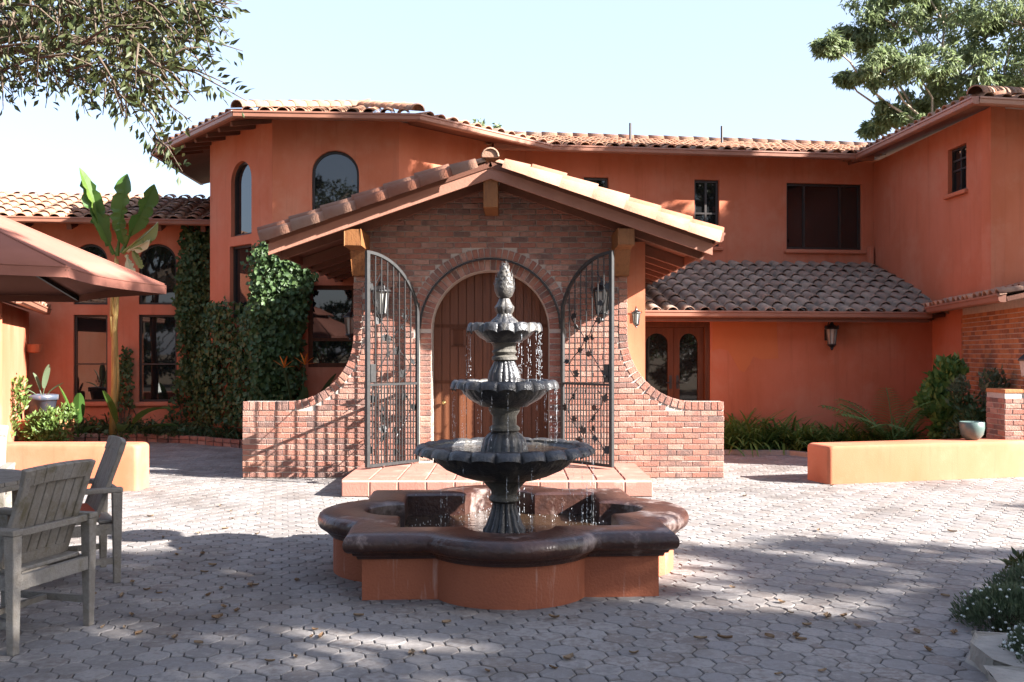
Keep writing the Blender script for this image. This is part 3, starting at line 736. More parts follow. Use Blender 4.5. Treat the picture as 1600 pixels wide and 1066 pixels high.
# gable roof
YF = 11.5
for side, yb in ((-1, 16.38), (1, 17.9)):
    ex = PK + side*2.58; ez = PZ - PIT*2.58
    a = Vector((ex, yb if side < 0 else YF, ez)); b = Vector((ex, YF if side < 0 else yb, ez))
    pa = Vector((PK, a.y, PZ)); pb = Vector((PK, b.y, PZ))
    near = 24
    w_ = (abs(a.y-b.y))/round(abs(a.y-b.y)/.27)
    # front columns as single tiles: order tiles from the rake backwards
    e0_, e1_ = a, b; u = (e1_-e0_).normalized()
    deck, u, v, n = roof(G, a, b, [pb, pa], TILE, individual=0, w=w_, expo=.385, skip=(lambda s, t, A=a: abs((A + u*s).y + (w_/2)*u.y - YF) < 3*w_))
    key = (TILE.name, round(w_, 3), round(.385, 3)); me = TILE_ME[key]
    Bm = Matrix(((u.x, v.x, n.x, 0), (u.y, v.y, n.y, 0), (u.z, v.z, n.z, 0), (0, 0, 0, 1)))
    ncol = round(abs(a.y-b.y)/w_)
    for c in range(ncol):
        s = c*w_; ym = (a + u*(s+w_/2)).y
        if abs(ym - YF) >= 3*w_: continue
        for r in range(8):
            t = r*.385 - .07
            if t > 2.3: continue
            link('roof_tile', me, deck, Matrix.Translation(a + u*(s+random.uniform(-.006, .006)) + v*t + n*(.004*random.random())) @ Bm @ Matrix.Rotation(random.gauss(0, .012), 4, 'Z'))
    # rake edge: barrel tiles laid along the verge
    if True:
        me_c = CAP_ME.setdefault('verge', cap_mesh(VERGE, taper=.80, th=.022))
        vy = Vector((ex, YF-.045, ez)); dslope = v
        ax = Vector((0, -1, 0)) if side < 0 else Vector((0, -1, 0))
        acr = dslope.cross(n).normalized()
        Bc = Matrix(((acr.x, dslope.x, n.x, 0), (acr.y, dslope.y, n.y, 0), (acr.z, dslope.z, n.z, 0), (0, 0, 0, 1)))
        for r in range(7):
            ys = Matrix.Scale(.72 if r == 6 else 1, 4, (0,1,0))
            link('verge_tile', me_c, deck, Matrix.Translation(vy + v*(r*.388-.06) + n*-.055) @ Bc @ Matrix.Rotation(random.gauss(0, .015), 4, 'Z') @ Matrix.Scale(1.25, 4, (1,0,0)) @ Matrix.Scale(1.45, 4, (0,0,1)) @ ys)
            if r < 6: link('verge_tile', me_c, deck, Matrix.Translation(vy + Vector((0, .19, 0)) + v*(r*.388-.10) + n*.045) @ Bc @ Matrix.Rotation(random.gauss(0, .015), 4, 'Z') @ Matrix.Scale(1.2, 4, (1,0,0)) @ Matrix.Scale(1.25, 4, (0,0,1)) @ ys)
    # rake board
    fb = MB(); p0 = Vector((PK, YF+.02, PZ-.135)); p1 = Vector((ex, YF+.02, ez-.135))
    fb.prism([p0 + Vector((0, 0, .07)), p1 + Vector((0, 0, .07)), p1 + Vector((0, 0, -.065)), p0 + Vector((0, 0, -.065))], (0, .04, 0))
    build(fb, 'rake_board', RAKE, G)
    # rafters running down the slope behind it
    y = YF + .55
    while y < yb:
        p0 = Vector((PK + side*.10, y, PZ-.15-PIT*.10)); p1 = Vector((ex, y, ez-.15))
        if y > YP - .1 and y < YP + .4: y += .62; continue
        build(MB().beam(p0, p1, .085, .13), 'rafter', WOOD_DK, G); y += .62
    build(MB().beam((ex - side*.02, YF+.06, ez-.09), (ex - side*.02, yb, ez-.09), .03, .15), 'fascia', WOOD_DK, G)
ridge(G, (PK, YF-.06, PZ+.035), (PK, 17.6, PZ+.035), r=.105)
build(MB().prism([(PK + .094*math.cos(math.pi*k/10), YF-.04, PZ+.035 + .094*math.sin(math.pi*k/10)) for k in range(11)], (0, .05, 0)), 'ridge_plug', VERGE, G)
exr = PK + 2.58
gutter(G, (exr+.02, YF-.06, PZ-PIT*2.58+.05), (exr+.02, 17.5, PZ-PIT*2.58+.05), (1, 0, 0))
# timber brackets
for x in (-1.86, 1.33):
    zt = rake_z(x) - .17
    pts = [(x-.095, YP, 2.50), (x-.095, YP-.16, 2.50), (x-.095, YP-.22, 2.62), (x-.095, YP-.34, 2.80), (x-.095, YP-.52, zt-.19), (x-.095, YF+.06, zt-.19), (x-.095, YF+.06, zt), (x-.095, YP, zt)]
    build(MB().prism(pts, (.19, 0, 0)), 'bracket', WOOD_OR, G, bevel=.008)
build(MB().box((PK-.085, YF+.065, PZ-.53), (PK+.085, YP, PZ-.17)), 'bracket', WOOD_OR, G, bevel=.008)
# stucco body behind the brick face
VB = Plane((1.425, YP+.22), (1.68, YP+.22)); wall('stucco_wall', VB, rect_loop(-.1, VB.w, 0, rake_z(1.68)-.10), [], STUCCO, G, th=.1)
VR = Plane((1.68, YP+.222), (1.68, 18.4)); wall('stucco_wall', VR, rect_loop(0, VR.w, 0, rake_z(1.68)-.10), [], STUCCO, G, th=.1)
VL = Plane((-1.9, 16.3), (-1.9, YP+.31)); wall('stucco_wall', VL, rect_loop(0, VL.w, 0, rake_z(-1.9)-.10), [], STUCCO, G, th=.1)

# ---- curved brick wing walls
def wing(side, label):
    (xe, xs, cx_), r_, ztop = WING[side], WR, WTOP
    W = thing('brick_wing_wall', label, 'brick wall', ((xe+xs)/2, YP, 0), group='curved brick walls flanking the porch')
    czz = ztop + r_; topz = CAPTOP
    # outer outline (top edge path from the low end up)
    path = [(xe, ztop), (cx_, ztop)]
    for k in range(1, 15):
        t = math.pi/2*k/14; path.append((cx_ - side*r_*math.sin(t), czz - r_*math.cos(t)))
    xin = path[-1][0]
    path.append((xin, topz))
    # inner limit joins the porch face
    jx = (XR if side > 0 else XL+.082)
    poly = [(xe, 0)] + path + [(jx, topz), (jx, 0)]
    pl2 = [(a, z_) for a, z_ in poly]
    area = sum(pl2[i-1][0]*pl2[i][1] - pl2[i][0]*pl2[i-1][1] for i in range(len(pl2)))
    if area < 0: pl2.reverse()
    PW = Plane((0, YP-.006), (1, YP-.006))
    wall('core', PW, pl2, [], MORTAR, W, th=.24)
    cap = CAPW; its = wing_items[side]
    # rowlock cap along the path
    pts = [Vector((a, z_)) for a, z_ in path]; seglen = [(pts[i+1]-pts[i]).length for i in range(len(pts)-1)]; tot = sum(seglen)
    nb = int(tot/.079); caps = []
    for k in range(nb):
        s = (k+.5)*tot/nb; i = 0
        while s > seglen[i] and i < len(seglen)-1: s -= seglen[i]; i += 1
        d = (pts[i+1]-pts[i]).normalized(); p = pts[i] + d*s
        nrm = Vector((-d.y, d.x)) if side < 0 else Vector((d.y, -d.x))
        if nrm.y < -.01 or (abs(nrm.y) < .02 and side*nrm.x < 0): nrm = -nrm
        c = p - nrm*(cap/2 - .006)
        ang = math.atan2(d.y, d.x)
        caps.append((PW.mat(c.x, c.y, .004) @ Matrix.Rotation(-ang, 4, 'Y'), tot/nb - .010, cap))
    lay(caps + its, W, BRICK, limit=300)
    # brick returns on the end face
    E = Plane((xe, YP-.006), (xe, YP+.234)) if side > 0 else Plane((xe, YP+.234), (xe, YP-.006))
    lay(courses(E, .012, ztop-.02, lambda a, b: [(.006, .234)], lp=.24, bw=.112), W, BRICK, limit=40)
wing(1, 'curved brick wing wall in full sun right of the porch')
wing(-1, 'curved brick wing wall striped by gate shadows left of the porch')

# ---- tiled step
SX0, SX1, SY0, SY1, SZ = -1.84, 1.52, 10.68, YP-.02, .19
S = thing('entry_step', 'low step of terracotta tiles in front of the arched door', 'step', ((SX0+SX1)/2, 11.5, 0))
build(MB().box((SX0+.012, SY0+.012, 0), (SX1-.012, SY1, SZ-.012)), 'step_core', GROUT, S)
tw_ = (SX1-SX0)/11
tfm = {}
def slab(w, d, h):
    k = (round(w, 3), round(d, 3), round(h, 3))
    if k not in tfm:
        b = .008; mb = MB(); vs = []
        for z, i in ((0, 0), (h-b, 0), (h, b)): vs += [(-w/2+i, -d/2+i, z), (w/2-i, -d/2+i, z), (w/2-i, d/2-i, z), (-w/2+i, d/2-i, z)]
        mb.add(vs, [(0,1,5,4),(1,2,6,5),(2,3,7,6),(3,0,4,7),(4,5,9,8),(5,6,10,9),(6,7,11,10),(7,4,8,11),(8,9,10,11)]); tfm[k] = mb.mesh('tile', STEP)
    return tfm[k]
for i in range(11):
    x = SX0 + (i+.5)*tw_
    for j in range(5):
        d = .312; y = SY0 + .02 + (j+.5)*d - .02
        if y > SY1: continue
        link('tile', slab(tw_-.012, d-.012, .022), S, Matrix.Translation((x, y + .008, SZ-.018)) @ Matrix.Rotation(random.gauss(0, .006), 4, 'X'))
    link('tile', slab(tw_-.012, SZ-.03, .016), S, Matrix.Translation((x, SY0+.014, (SZ-.02)/2)) @ Matrix.Rotation(R(90), 4, 'X'))
for j in range(5):
    y = SY0 + .02 + (j+.5)*.312
    for x, sg in ((SX0+.014, -1), (SX1-.014, 1)):
        link('tile', slab(.30, SZ-.03, .016), S, Matrix.Translation((x, y, (SZ-.02)/2)) @ Matrix.Rotation(R(90)*sg, 4, 'Z') @ Matrix.Rotation(R(90), 4, 'X'))

# ---- iron gates
def gate(hinge, direction, label, mirror, seed):
    rnd = random.Random(seed)
    Ln = .86; ang = math.atan2(direction[1], direction[0])
    g = thing('iron_gate', label, 'gate', (hinge[0], hinge[1], .215), ang, 'wrought iron gates before the door', world_children=False)
    zt = lambda x: (zc-.215) + math.sqrt(max(.01, RO*RO - (Ln-x)**2))
    f = MB(); f.box((Ln-.05, -.022, 0), (Ln, .022, zt(Ln)))
    build(f, 'latch_post', STEEL, g, bevel=.004)
    build(MB().box((0, -.02, 0), (.04, .02, zt(.04))), 'hinge_post', STEEL, g, bevel=.004)
    n = 18; top = MB()
    for k in range(n):
        x0 = .02 + (Ln-.02)*k/n; x1 = .02 + (Ln-.02)*(k+1)/n
        top.beam((x0, 0, zt(x0)), (x1, 0, zt(x1)), .036, .036)
    build(top, 'top_rail', STEEL, g)
    ZM = .965
    build(MB().box((.04, -.014, ZM-.014), (Ln-.05, .014, ZM+.014)), 'mid_rail', STEEL, g)
    build(MB().box((.04, -.016, .0), (Ln-.05, .016, .034)), 'bottom_rail', STEEL, g)
    bm_ = {}
    nu, nl = 7, 15
    for k in range(nu):
        x = .04 + (Ln-.09)*(k+1)/(nu+1); build(MB().tube([(x, 0, ZM), (x, 0, zt(x)-.015)], .0085, 6), 'bar', STEEL, g)
    for k in range(nl):
        x = .04 + (Ln-.09)*(k+1)/(nl+1); build(MB().tube([(x, 0, .02), (x, 0, ZM)], .0085, 6), 'bar', STEEL, g)
    lb = MB(); lb.box((Ln-.13, -.03, ZM+.03), (Ln-.05, .03, ZM+.24)); lk = build(lb, 'lock_plate', STEEL, g, bevel=.004)
    build(MB().lathe([(.001, -.02), (.02, -.012), (.024, 0), (.001, .02)], 10), 'knob', STEEL, lk, M=Matrix.Translation((Ln-.09, -.055, ZM+.1)))
    # vine scrolls with leaves
    lf = MB(); pts5 = [(0, -.045)] + [(.043*math.sin(t)*(1 if j % 2 else .55), -.045 + .043*(1-math.cos(t))*(1 if j % 2 else .75)) for j, t in enumerate([.6, 1.1, 1.6, 2.2, 2.7, 3.14, 3.6, 4.1, 4.7, 5.2, 5.7])]
    lf.prism([(a, 0, b) for a, b in pts5], (0, .004, 0)); lme = lf.mesh('iron_leaf', STEEL)
    for vi, (z0, z1, x0, amp, wv) in enumerate(((.05, .92, .25, .14, 2.1), (.12, .9, .60, .12, 2.6), (1.0, 2.3, .62, .15, 2.4), (1.0, 1.9, .28, .14, 2.8))):
        pt = []; nn = 26
        for k in range(nn+1):
            t = k/nn; z = z0 + (z1-z0)*t; x = x0 + amp*math.sin(wv*math.pi*t + vi)*(1-.2*t)
            x = min(max(x, .06), Ln-.08); z = min(z, zt(x)-.06); pt.append((x, -.014 + .008*math.sin(9*t), z))
        build(MB().tube(pt, .006, 5), 'vine_scroll', STEEL, g)
        for k in range(2, nn, 4):
            x, y, z = pt[k]; sg = -1 if (k//5) % 2 else 1
            cx2, cz2 = x + sg*.055, z + .03
            if not .05 < cx2 < Ln-.07: continue
            # tendril and leaf
            cur = [(x + sg*.06*math.sin(a*.8)*1.1, y-.004, z + .055*(1-math.cos(a))*.5) for a in [i*.45 for i in range(8)]]
            build(MB().tube(cur, .003, 4), 'tendril', STEEL, g)
            link('iron_leaf', lme, g, Matrix.Translation((cx2, y-.010, cz2)) @ Matrix.Rotation(rnd.uniform(-1.2, 1.2), 4, 'Y') @ Matrix.Rotation(rnd.uniform(-.5, .5), 4, 'Z') @ Matrix.Scale(rnd.uniform(.95, 1.5), 4))
    return g
gate((-1.15, 12.21), (-.64, -.77), 'open wrought iron gate throwing bar shadows, left of the arched door', 1, 3)
gate((.61, 12.21), (.66, -.75), 'open wrought iron gate right of the arched door, nearer the french doors', -1, 5)

# ---- wall lanterns
def lantern_proto(label, loc, rz, sc=1.0):
    """origin on the wall, lantern body out towards -y"""
    t = thing('wall_lantern', label, 'wall lantern', loc, rz, 'black wall lanterns', world_children=False); t.scale = (sc, sc, sc)
    build(MB().box((-.05, -.02, -.14), (.05, 0, .12)), 'back_plate', IRON, t, bevel=.008)
    arm = [(0, -.01, .04), (0, -.05, .16), (0, -.12, .23), (0, -.19, .22), (0, -.19, .17)]
    build(MB().tube(arm, .011, 6), 'arm', IRON, t)
    cy = -.19; c = (0, cy, 0)
    build(MB().lathe([(.012, .19), (.03, .17), (.04, .14), (.075, .115), (.125, .075), (.13, .06), (.115, .055)], 8, c), 'cap', IRON, t)
    build(MB().lathe([(.09, .055), (.062, -.20)], 8, c), 'lamp_glass', LAMPGLASS, t)
    cg = MB()
    for k in range(8):
        a = 2*math.pi*k/8; cg.tube([(.098*math.cos(a), cy+.098*math.sin(a), .06), (.068*math.cos(a), cy+.068*math.sin(a), -.21)], .007, 4)
    for k in range(4):
        a = math.pi/2*k + .4; cg.tube([(.115*math.cos(a), cy+.115*math.sin(a), .07), (.15*math.cos(a), cy+.15*math.sin(a), .12), (.155*math.cos(a), cy+.155*math.sin(a), .06)], .008, 4)
    build(cg, 'cage', IRON, t)
    build(MB().lathe([(.075, -.20), (.085, -.215), (.05, -.25), (.025, -.27), (.03, -.29), (.002, -.315)], 8, c), 'bottom_finial', IRON, t)
    return t
lan = lantern_proto('black iron lantern on the brick behind the left gate', (-1.60, YP-.012, 2.24), 0)
def lantern(label, loc, rz, sc=1.0):
    c = copy_tree(lan); c.location = loc; c.rotation_euler = (0, 0, rz); c.scale = (sc, sc, sc); c['label'] = label; return c
lantern('black iron lantern on the brick behind the right gate', (1.10, YP-.012, 2.24), 0)
lantern('small lantern on the stucco strip beside the porch, facing the french doors', (1.555, YP+.21, 2.02), 0, .5)
lantern('lantern hanging in shade on the left side of the porch', (-2.0, 13.3, 1.98), R(-90), .85)
la, lz = LOW.hit(1292, 520); ang8 = math.atan2(LOW.u.y, LOW.u.x)
lantern('black lantern on the plain orange wall above the garden bed', tuple(LOW.P(la, lz, .0)), ang8, .95)

# ================================================================= LOW WALLS, CURBS, BEDS
def low_wall(label, poly, h):
    c = sum((Vector(p) for p in poly), Vector((0, 0)))/len(poly)
    # footprint with rounded corners, then rings up and over the rounded top edge
    fp = []; r = .05
    for i in range(4):
        p, a, b = Vector(poly[i]), Vector(poly[i-1]), Vector(poly[(i+1) % 4]); da = (a-p).normalized(); db_ = (b-p).normalized()
        cc = p + (da+db_)*r
        for k in range(5):
            t = math.pi/2*k/4; fp.append(cc - db_*r*math.cos(t) - da*r*math.sin(t))
    n = len(fp); mb = MB(); vs = []; rings = [(0, 0)] + [(r*(1-math.cos(math.pi/2*k/5)), h-r+r*math.sin(math.pi/2*k/5)) for k in range(6)]
    for d, z in rings:
        f = 0 if d == 0 else d
        for p in fp: q = p + (c-p).normalized()*f*1.2; vs.append((q.x, q.y, z))
    fs = [(i*n+k, i*n+(k+1) % n, (i+1)*n+(k+1) % n, (i+1)*n+k) for i in range(len(rings)-1) for k in range(n)] + [tuple(range((len(rings)-1)*n, len(rings)*n))]
    mb.add(vs, fs); o = build(mb, 'garden_wall', STUCCO, smooth=True); o.data.set_sharp_from_angle(angle=R(35)); return tag(o, label, 'low wall', 'low stucco garden walls')
d15 = Vector((.965, .262)); n15 = Vector((-.262, .965))
p0 = Vector((3.74, 11.7))
low_wall('low stucco wall with rounded edges before the plants, teal pot on it', [p0, p0 + d15*2.95, p0 + d15*2.95 + n15*.5, p0 + n15*.5], .45)
low_wall('low stucco wall behind the teak chairs, left of the porch', [(-9.5, 11.15), (-4.21, 11.15), (-4.21, 11.55), (-9.5, 11.55)], .52)
# left bed, brick curb
cpts = [Vector((-9.0, 17.2, 0)), ground_pt(90, 690), ground_pt(200, 689), ground_pt(300, 693), ground_pt(378, 700), Vector((-3.6, 15.9, 0))]
CB = thing('brick_curb', 'low curb of single bricks edging the ivy bed', 'curb', cpts[2])
for i in range(len(cpts)-1):
    a, b = cpts[i], cpts[i+1]; n = max(1, int((b-a).length/.21)); d = (b-a).normalized()
    ang = math.atan2(d.y, d.x)
    for k in range(n):
        p = a + (b-a)*(k+.5)/n
        for z in (.03, .10):
            link('brick', brick_box := MATS.get('_bb') or MATS.setdefault('_bb', MB().box((-.1, -.05, -.03), (.1, .05, .03)).mesh('brick', BRICK)), CB, Matrix.Translation(p + Vector((random.uniform(-.004, .004), random.uniform(-.006, .006), z))) @ Matrix.Rotation(ang + random.gauss(0, .02), 4, 'Z'))
sb = MB().add([(p.x, p.y+.03, .10) for p in cpts] + [(-3.0, 19.5, .12), (-9.4, 19.0, .12)], [tuple(range(len(cpts)+2))])
structure(build(sb, 'planting_bed', SOIL))['label'] = 'dark soil bed under the ivy by the tower'
rb = MB().add([(2.9, 15.35, .03), (4.2, 15.2, .03), (5.2, 13.6, .03), (6.7, 12.9, .03), (7.4, 17.2, .03), (2.5, 16.5, .03)], [(0, 1, 2, 3, 4, 5)])
structure(build(rb, 'planting_bed', SOIL))['label'] = 'dark soil bed below the orange wall, behind the low wall'
ce = MB()
for a, b in (((2.9, 15.3, 0), (4.25, 15.14, 0)), ((4.25, 15.14, 0), (5.2, 13.55, 0))):
    ce.beam(Vector(a) + Vector((0, 0, .03)), Vector(b) + Vector((0, 0, .03)), .09, .07)
tag(build(ce, 'bed_curb', STONE), 'thin pale concrete curb along the strap-leaved border', 'curb')
# brick pier with lamp, right edge
PR = thing('brick_pier', 'short brick pier at the right edge behind the low wall', 'pier', (6.5, 12.85, 0))
bx0, bx1, by0, by1, bh_ = 6.27, 6.80, 12.62, 13.1, 1.04
build(MB().box((bx0, by0, 0), (bx1, by1, bh_)), 'pier_core', MORTAR, PR)
lay(courses(Plane((bx0, by0), (bx1, by0)), .012, bh_-.03, lambda a, b: [(.0, bx1-bx0)]), PR, BRICK, limit=80)
lay(courses(Plane((bx0, by1), (bx0, by0)), .012, bh_-.03, lambda a, b: [(.0, by1-by0)]), PR, BRICK, limit=60)
build(MB().box((bx0-.01, by0-.01, bh_), (bx1+.01, by1+.01, bh_+.05)), 'pier_cap', BRICK_OR, PR, bevel=.01); bh_ += .05
PL = thing('pier_lantern', 'grey lantern head standing on the brick pier', 'lantern', (6.70, 12.85, bh_))
build(MB().tube([(6.70, 12.85, bh_), (6.70, 12.85, bh_+.16)], .018, 8), 'post', IRON, PL)
build(MB().lathe([(.05, .14), (.10, .16), (.13, .36)], 6, (6.70, 12.85, bh_)), 'lamp_glass', LAMPGLASS, PL)
build(MB().lathe([(.15, .36), (.15, .38), (.05, .47), (.001, .5)], 6, (6.70, 12.85, bh_)), 'cap', IRON, PL)

# ================================================================= FOUNTAIN
FN = thing('fountain', 'three tier scalloped fountain in a quatrefoil basin, middle of the courtyard', 'fountain', tuple(FC), FROT, world_children=False)
fa, fr_, fcn = .94, .515, .715
def quatre(off, n=18):
    a, r = (fa+off, fr_+off) if not isinstance(off, tuple) else off; dx = a-fcn; xj = math.sqrt(max(1e-6, r*r-dx*dx)); th = math.atan2(xj, dx)
    base = []
    # side facing -y: from corner (-a,-a) to just before corner (a,-a)
    base.append((-a, -a))
    for k in range(4): base.append((-a + (a-xj)*(k+1)/5, -a))
    for k in range(n+1):
        t = -th + 2*th*k/n; base.append((r*math.sin(t), -fcn - r*math.cos(t)))
    for k in range(4): base.append((xj + (a-xj)*(k+1)/5, -a))
    out = []
    for q in range(4):
        c, s = [(1, 0), (0, 1), (-1, 0), (0, -1)][q]
        out += [(c*x - s*y, s*x + c*y) for x, y in base]
    return out
def loft(prof, close_top=False):
    mb = MB(); loops = [[(x, y, z) for x, y in quatre(o)] for o, z in prof]; n = len(loops[0]); vs = [p for l in loops for p in l]
    fs = [(i*n+k, i*n+(k+1) % n, (i+1)*n+(k+1) % n, (i+1)*n+k) for i in range(len(prof)-1) for k in range(n)]
    mb.add(vs, fs); return mb
build(loft([(0, 0), (0, .31)]), 'basin_wall', STUCCO_DRIP, FN)
build(loft([(-.02, .262), (.025, .262), (.032, .282), (.05, .288), (.058, .306), (.078, .310), (.098, .324), (.109, .347), (.110, .372), (.102, .396), (.085, .415), (.06, .425), (-.02, .427), ((.755, .300), .424), ((.738, .282), .410), ((.735, .278), .05)]), 'basin_coping', COPING, FN)
wq = quatre((.736, .279)); wm = MB().prism([(x, y, .20) for x, y in wq], (0, 0, .055)); build(wm, 'water', WATER, FN)
def smooth_by_angle(o, a=40):
    me = o.data
    me.polygons.foreach_set('use_smooth', [True]*len(me.polygons))
    try: me.set_sharp_from_angle(angle=R(a))
    except Exception: pass
for ch in FN.children:
    if ch.name.startswith('basin_coping'): smooth_by_angle(ch, 50)
    if ch.name.startswith('basin_wall'): smooth_by_angle(ch, 50)
def zpx(y): return EYE + (HY - y)/215.0
def bowl(r, zrim, depth, lobes, rb, droop, name='bowl', wave=.05):
    """scalloped bowl: fluted underside, out-turned rim whose lobes dip"""
    seg = lobes*14
    prof = [(rb, -depth), (rb*1.3, -depth+.004), (r*.50, -depth*.88), (r*.66, -depth*.68), (r*.76, -depth*.45), (r*.82, -depth*.22), (r*.85, -depth*.06),
            (r*.865, .004), (r*.90, .016), (r*.945, .016), (r*.985, .002), (r*1.01, -.024), (r*1.015, -.046), (r*1.003, -.046), (r*.985, -.02), (r*.95, -.002), (r*.90, .0), (r*.84, -.02), (r*.78, -depth*.4), (r*.3, -depth*.62), (.02, -depth*.62)]
    def fn(rr, z, t, i):
        ph = (lobes*t/(2*math.pi)) % 1.0
        w = (1 - (2*ph-1)**2)**.55 if 0 < ph < 1 else 0.0    # leaf-like lobe, sharp notch between lobes
        ridge = .5 + .5*math.cos(2*math.pi*ph*5)
        if i <= 1: k, dz = 0, 0
        elif i <= 6: k, dz = (.020*w + .006*ridge)*min(1, i/4), 0
        elif i <= 16:
            f = 1 - abs(min(max(i, 7), 15) - 12)/6
            k = wave*(w-.75)*f*1.6 + .006*ridge*f; dz = .022*(w-.6)*f - droop*.25*(1-w)*f*.3
        else: k, dz = 0, 0
        return rr*(1+k), z+dz
    mb = MB().lathe(prof, seg, (0, 0, zrim), fn)
    o = build(mb, name, FOUNT, FN); smooth_by_angle(o, 50); return o
def flute(prof, z0=0, n=16, amp=.06, lo=0, hi=99, name='stem', m=None, seg=96):
    def fn(r, z, t, i): return (r*(1 + (amp*abs(math.cos(n*t/2)) - amp*.5 if lo <= i <= hi else 0)), z)
    mb = MB().lathe([(r, z) for r, z in prof], seg, (0, 0, 0), fn, cap=True)
    o = build(mb, name, m or FOUNT, FN); smooth_by_angle(o, 45); return o
px = 1/215.0
flute([(32*px, .20), (31*px, zpx(826)), (27*px, zpx(820)), (20*px, zpx(800)), (17.5*px, zpx(788)), (19*px, zpx(784))], n=14, amp=.16, lo=0, hi=4, name='pedestal_foot')
flute([(19*px, zpx(785)), (24*px, zpx(781)), (24*px, zpx(776)), (20*px, zpx(772)), (21*px, zpx(766)), (30*px, zpx(756)), (36*px, zpx(750))], n=1, amp=0, name='pedestal', m=FOUNT_TAN)
bowl(.635, zpx(698), .235, 22, 40*px, .06)
flute([(36*px, zpx(705)), (34*px, zpx(694)), (32*px, zpx(686)), (26*px, zpx(679)), (20*px, zpx(674))], n=16, amp=.07, name='stem_vase')
flute([(20*px, zpx(675)), (24*px, zpx(672)), (24*px, zpx(668)), (19*px, zpx(664)), (19*px, zpx(650)), (23*px, zpx(644)), (25*px, zpx(640)), (25*px, zpx(634))], n=1, amp=0, name='stem', m=FOUNT_TAN)
bowl(.385, zpx(598), .175, 18, 28*px, .05, wave=.045)
flute([(26*px, zpx(602)), (25*px, zpx(590)), (23*px, zpx(580)), (18*px, zpx(570)), (15*px, zpx(564))], n=16, amp=.08, name='stem_vase')
flute([(15*px, zpx(565)), (20*px, zpx(562)), (20*px, zpx(558)), (16*px, zpx(555)), (20*px, zpx(550)), (17*px, zpx(546)), (18*px, zpx(540)), (22*px, zpx(535))], n=1, amp=0, name='stem', m=FOUNT_TAN)
bowl(.27, zpx(509), .125, 14, 22*px, .04, wave=.045)
flute([(26*px, zpx(515)), (24*px, zpx(508)), (20*px, zpx(501)), (12*px, zpx(494)), (11*px, zpx(490))], n=12, amp=.06, name='finial_base')
flute([(11*px, zpx(491)), (14*px, zpx(486)), (15*px, zpx(480)), (12*px, zpx(476)), (9*px, zpx(470)), (8*px, zpx(467))], n=10, amp=.08, name='finial_neck')
# pine-cone finial with overlapping scales
core = [(6*px, zpx(468)), (12*px, zpx(463)), (15.5*px, zpx(455)), (16*px, zpx(446)), (13.5*px, zpx(436)), (9.5*px, zpx(426)), (5*px, zpx(417)), (1*px, zpx(411))]
pc = MB().lathe(core, 20, cap=True)
for i in range(9):
    f = i/8; z = zpx(466 - 50*f)
    rr = float(np.interp(z, [p[1] for p in core], [p[0] for p in core])); n = 9 if i < 6 else 6
    for k in range(n):
        a = 2*math.pi*(k + .5*(i % 2))/n; d = Vector((math.cos(a), math.sin(a), 0)); s = Vector((-d.y, d.x, 0)); w = rr*.62
        b = Vector((0, 0, z)) + d*rr*.96
        pc.add([b - s*w/2, b + s*w/2, b + d*.004 + s*w*.3 + Vector((0, 0, .020)), b + d*.002 + Vector((0, 0, .04)), b + d*.004 - s*w*.3 + Vector((0, 0, .020)), b + d*.009 + Vector((0, 0, .014))],
               [(0, 1, 5), (1, 2, 5), (2, 3, 5), (3, 4, 5), (4, 0, 5)])
build(pc, 'pinecone_finial', FOUNT, FN, smooth=True)
for r, zz in ((.52, zpx(698)-.03), (.31, zpx(598)-.03), (.21, zpx(509)-.025)):
    build(MB().lathe([(.001, 0), (r, 0), (r, -.01)], 40, (0, 0, zz)), 'water', WATER, FN)
# falling drops
dm = MB()
def drop(x, y, z, s, l=None):
    l = l or s*random.uniform(1.5, 5.0); dm.add([(x, y, z+l), (x+s, y, z), (x, y+s, z), (x-s, y, z), (x, y-s, z), (x, y, z-l*.8)], [(0,1,2),(0,2,3),(0,3,4),(0,4,1),(5,2,1),(5,3,2),(5,4,3),(5,1,4)])
for r, zt_, zb_, n in ((.275, zpx(512), zpx(600), 15), (.39, zpx(603), zpx(695), 20), (.645, zpx(712), .27, 26)):
    for k in range(n):
        a = random.uniform(0, 2*math.pi) if k % 3 else random.gauss(-.5, .35)
        rr = r*random.uniform(.98, 1.03); m_ = random.randint(8, 26)
        for j in range(m_):
            z = zt_ + (zb_-zt_)*random.random()**.8
            drop(rr*math.cos(a)+random.gauss(0, .005), rr*math.sin(a)+random.gauss(0, .005), z, random.uniform(.0010, .0021)) if random.random() < .6 else drop(rr*math.cos(a), rr*math.sin(a), z, .0011, random.uniform(.012, .035))
for k in range(160):
    a = random.uniform(0, 6.28); rr = random.uniform(.5, .72); drop(rr*math.cos(a), rr*math.sin(a), .258 + abs(random.gauss(0, .035)), random.uniform(.0015, .003))
build(dm, 'water_drops', DROP, FN, kind='stuff')

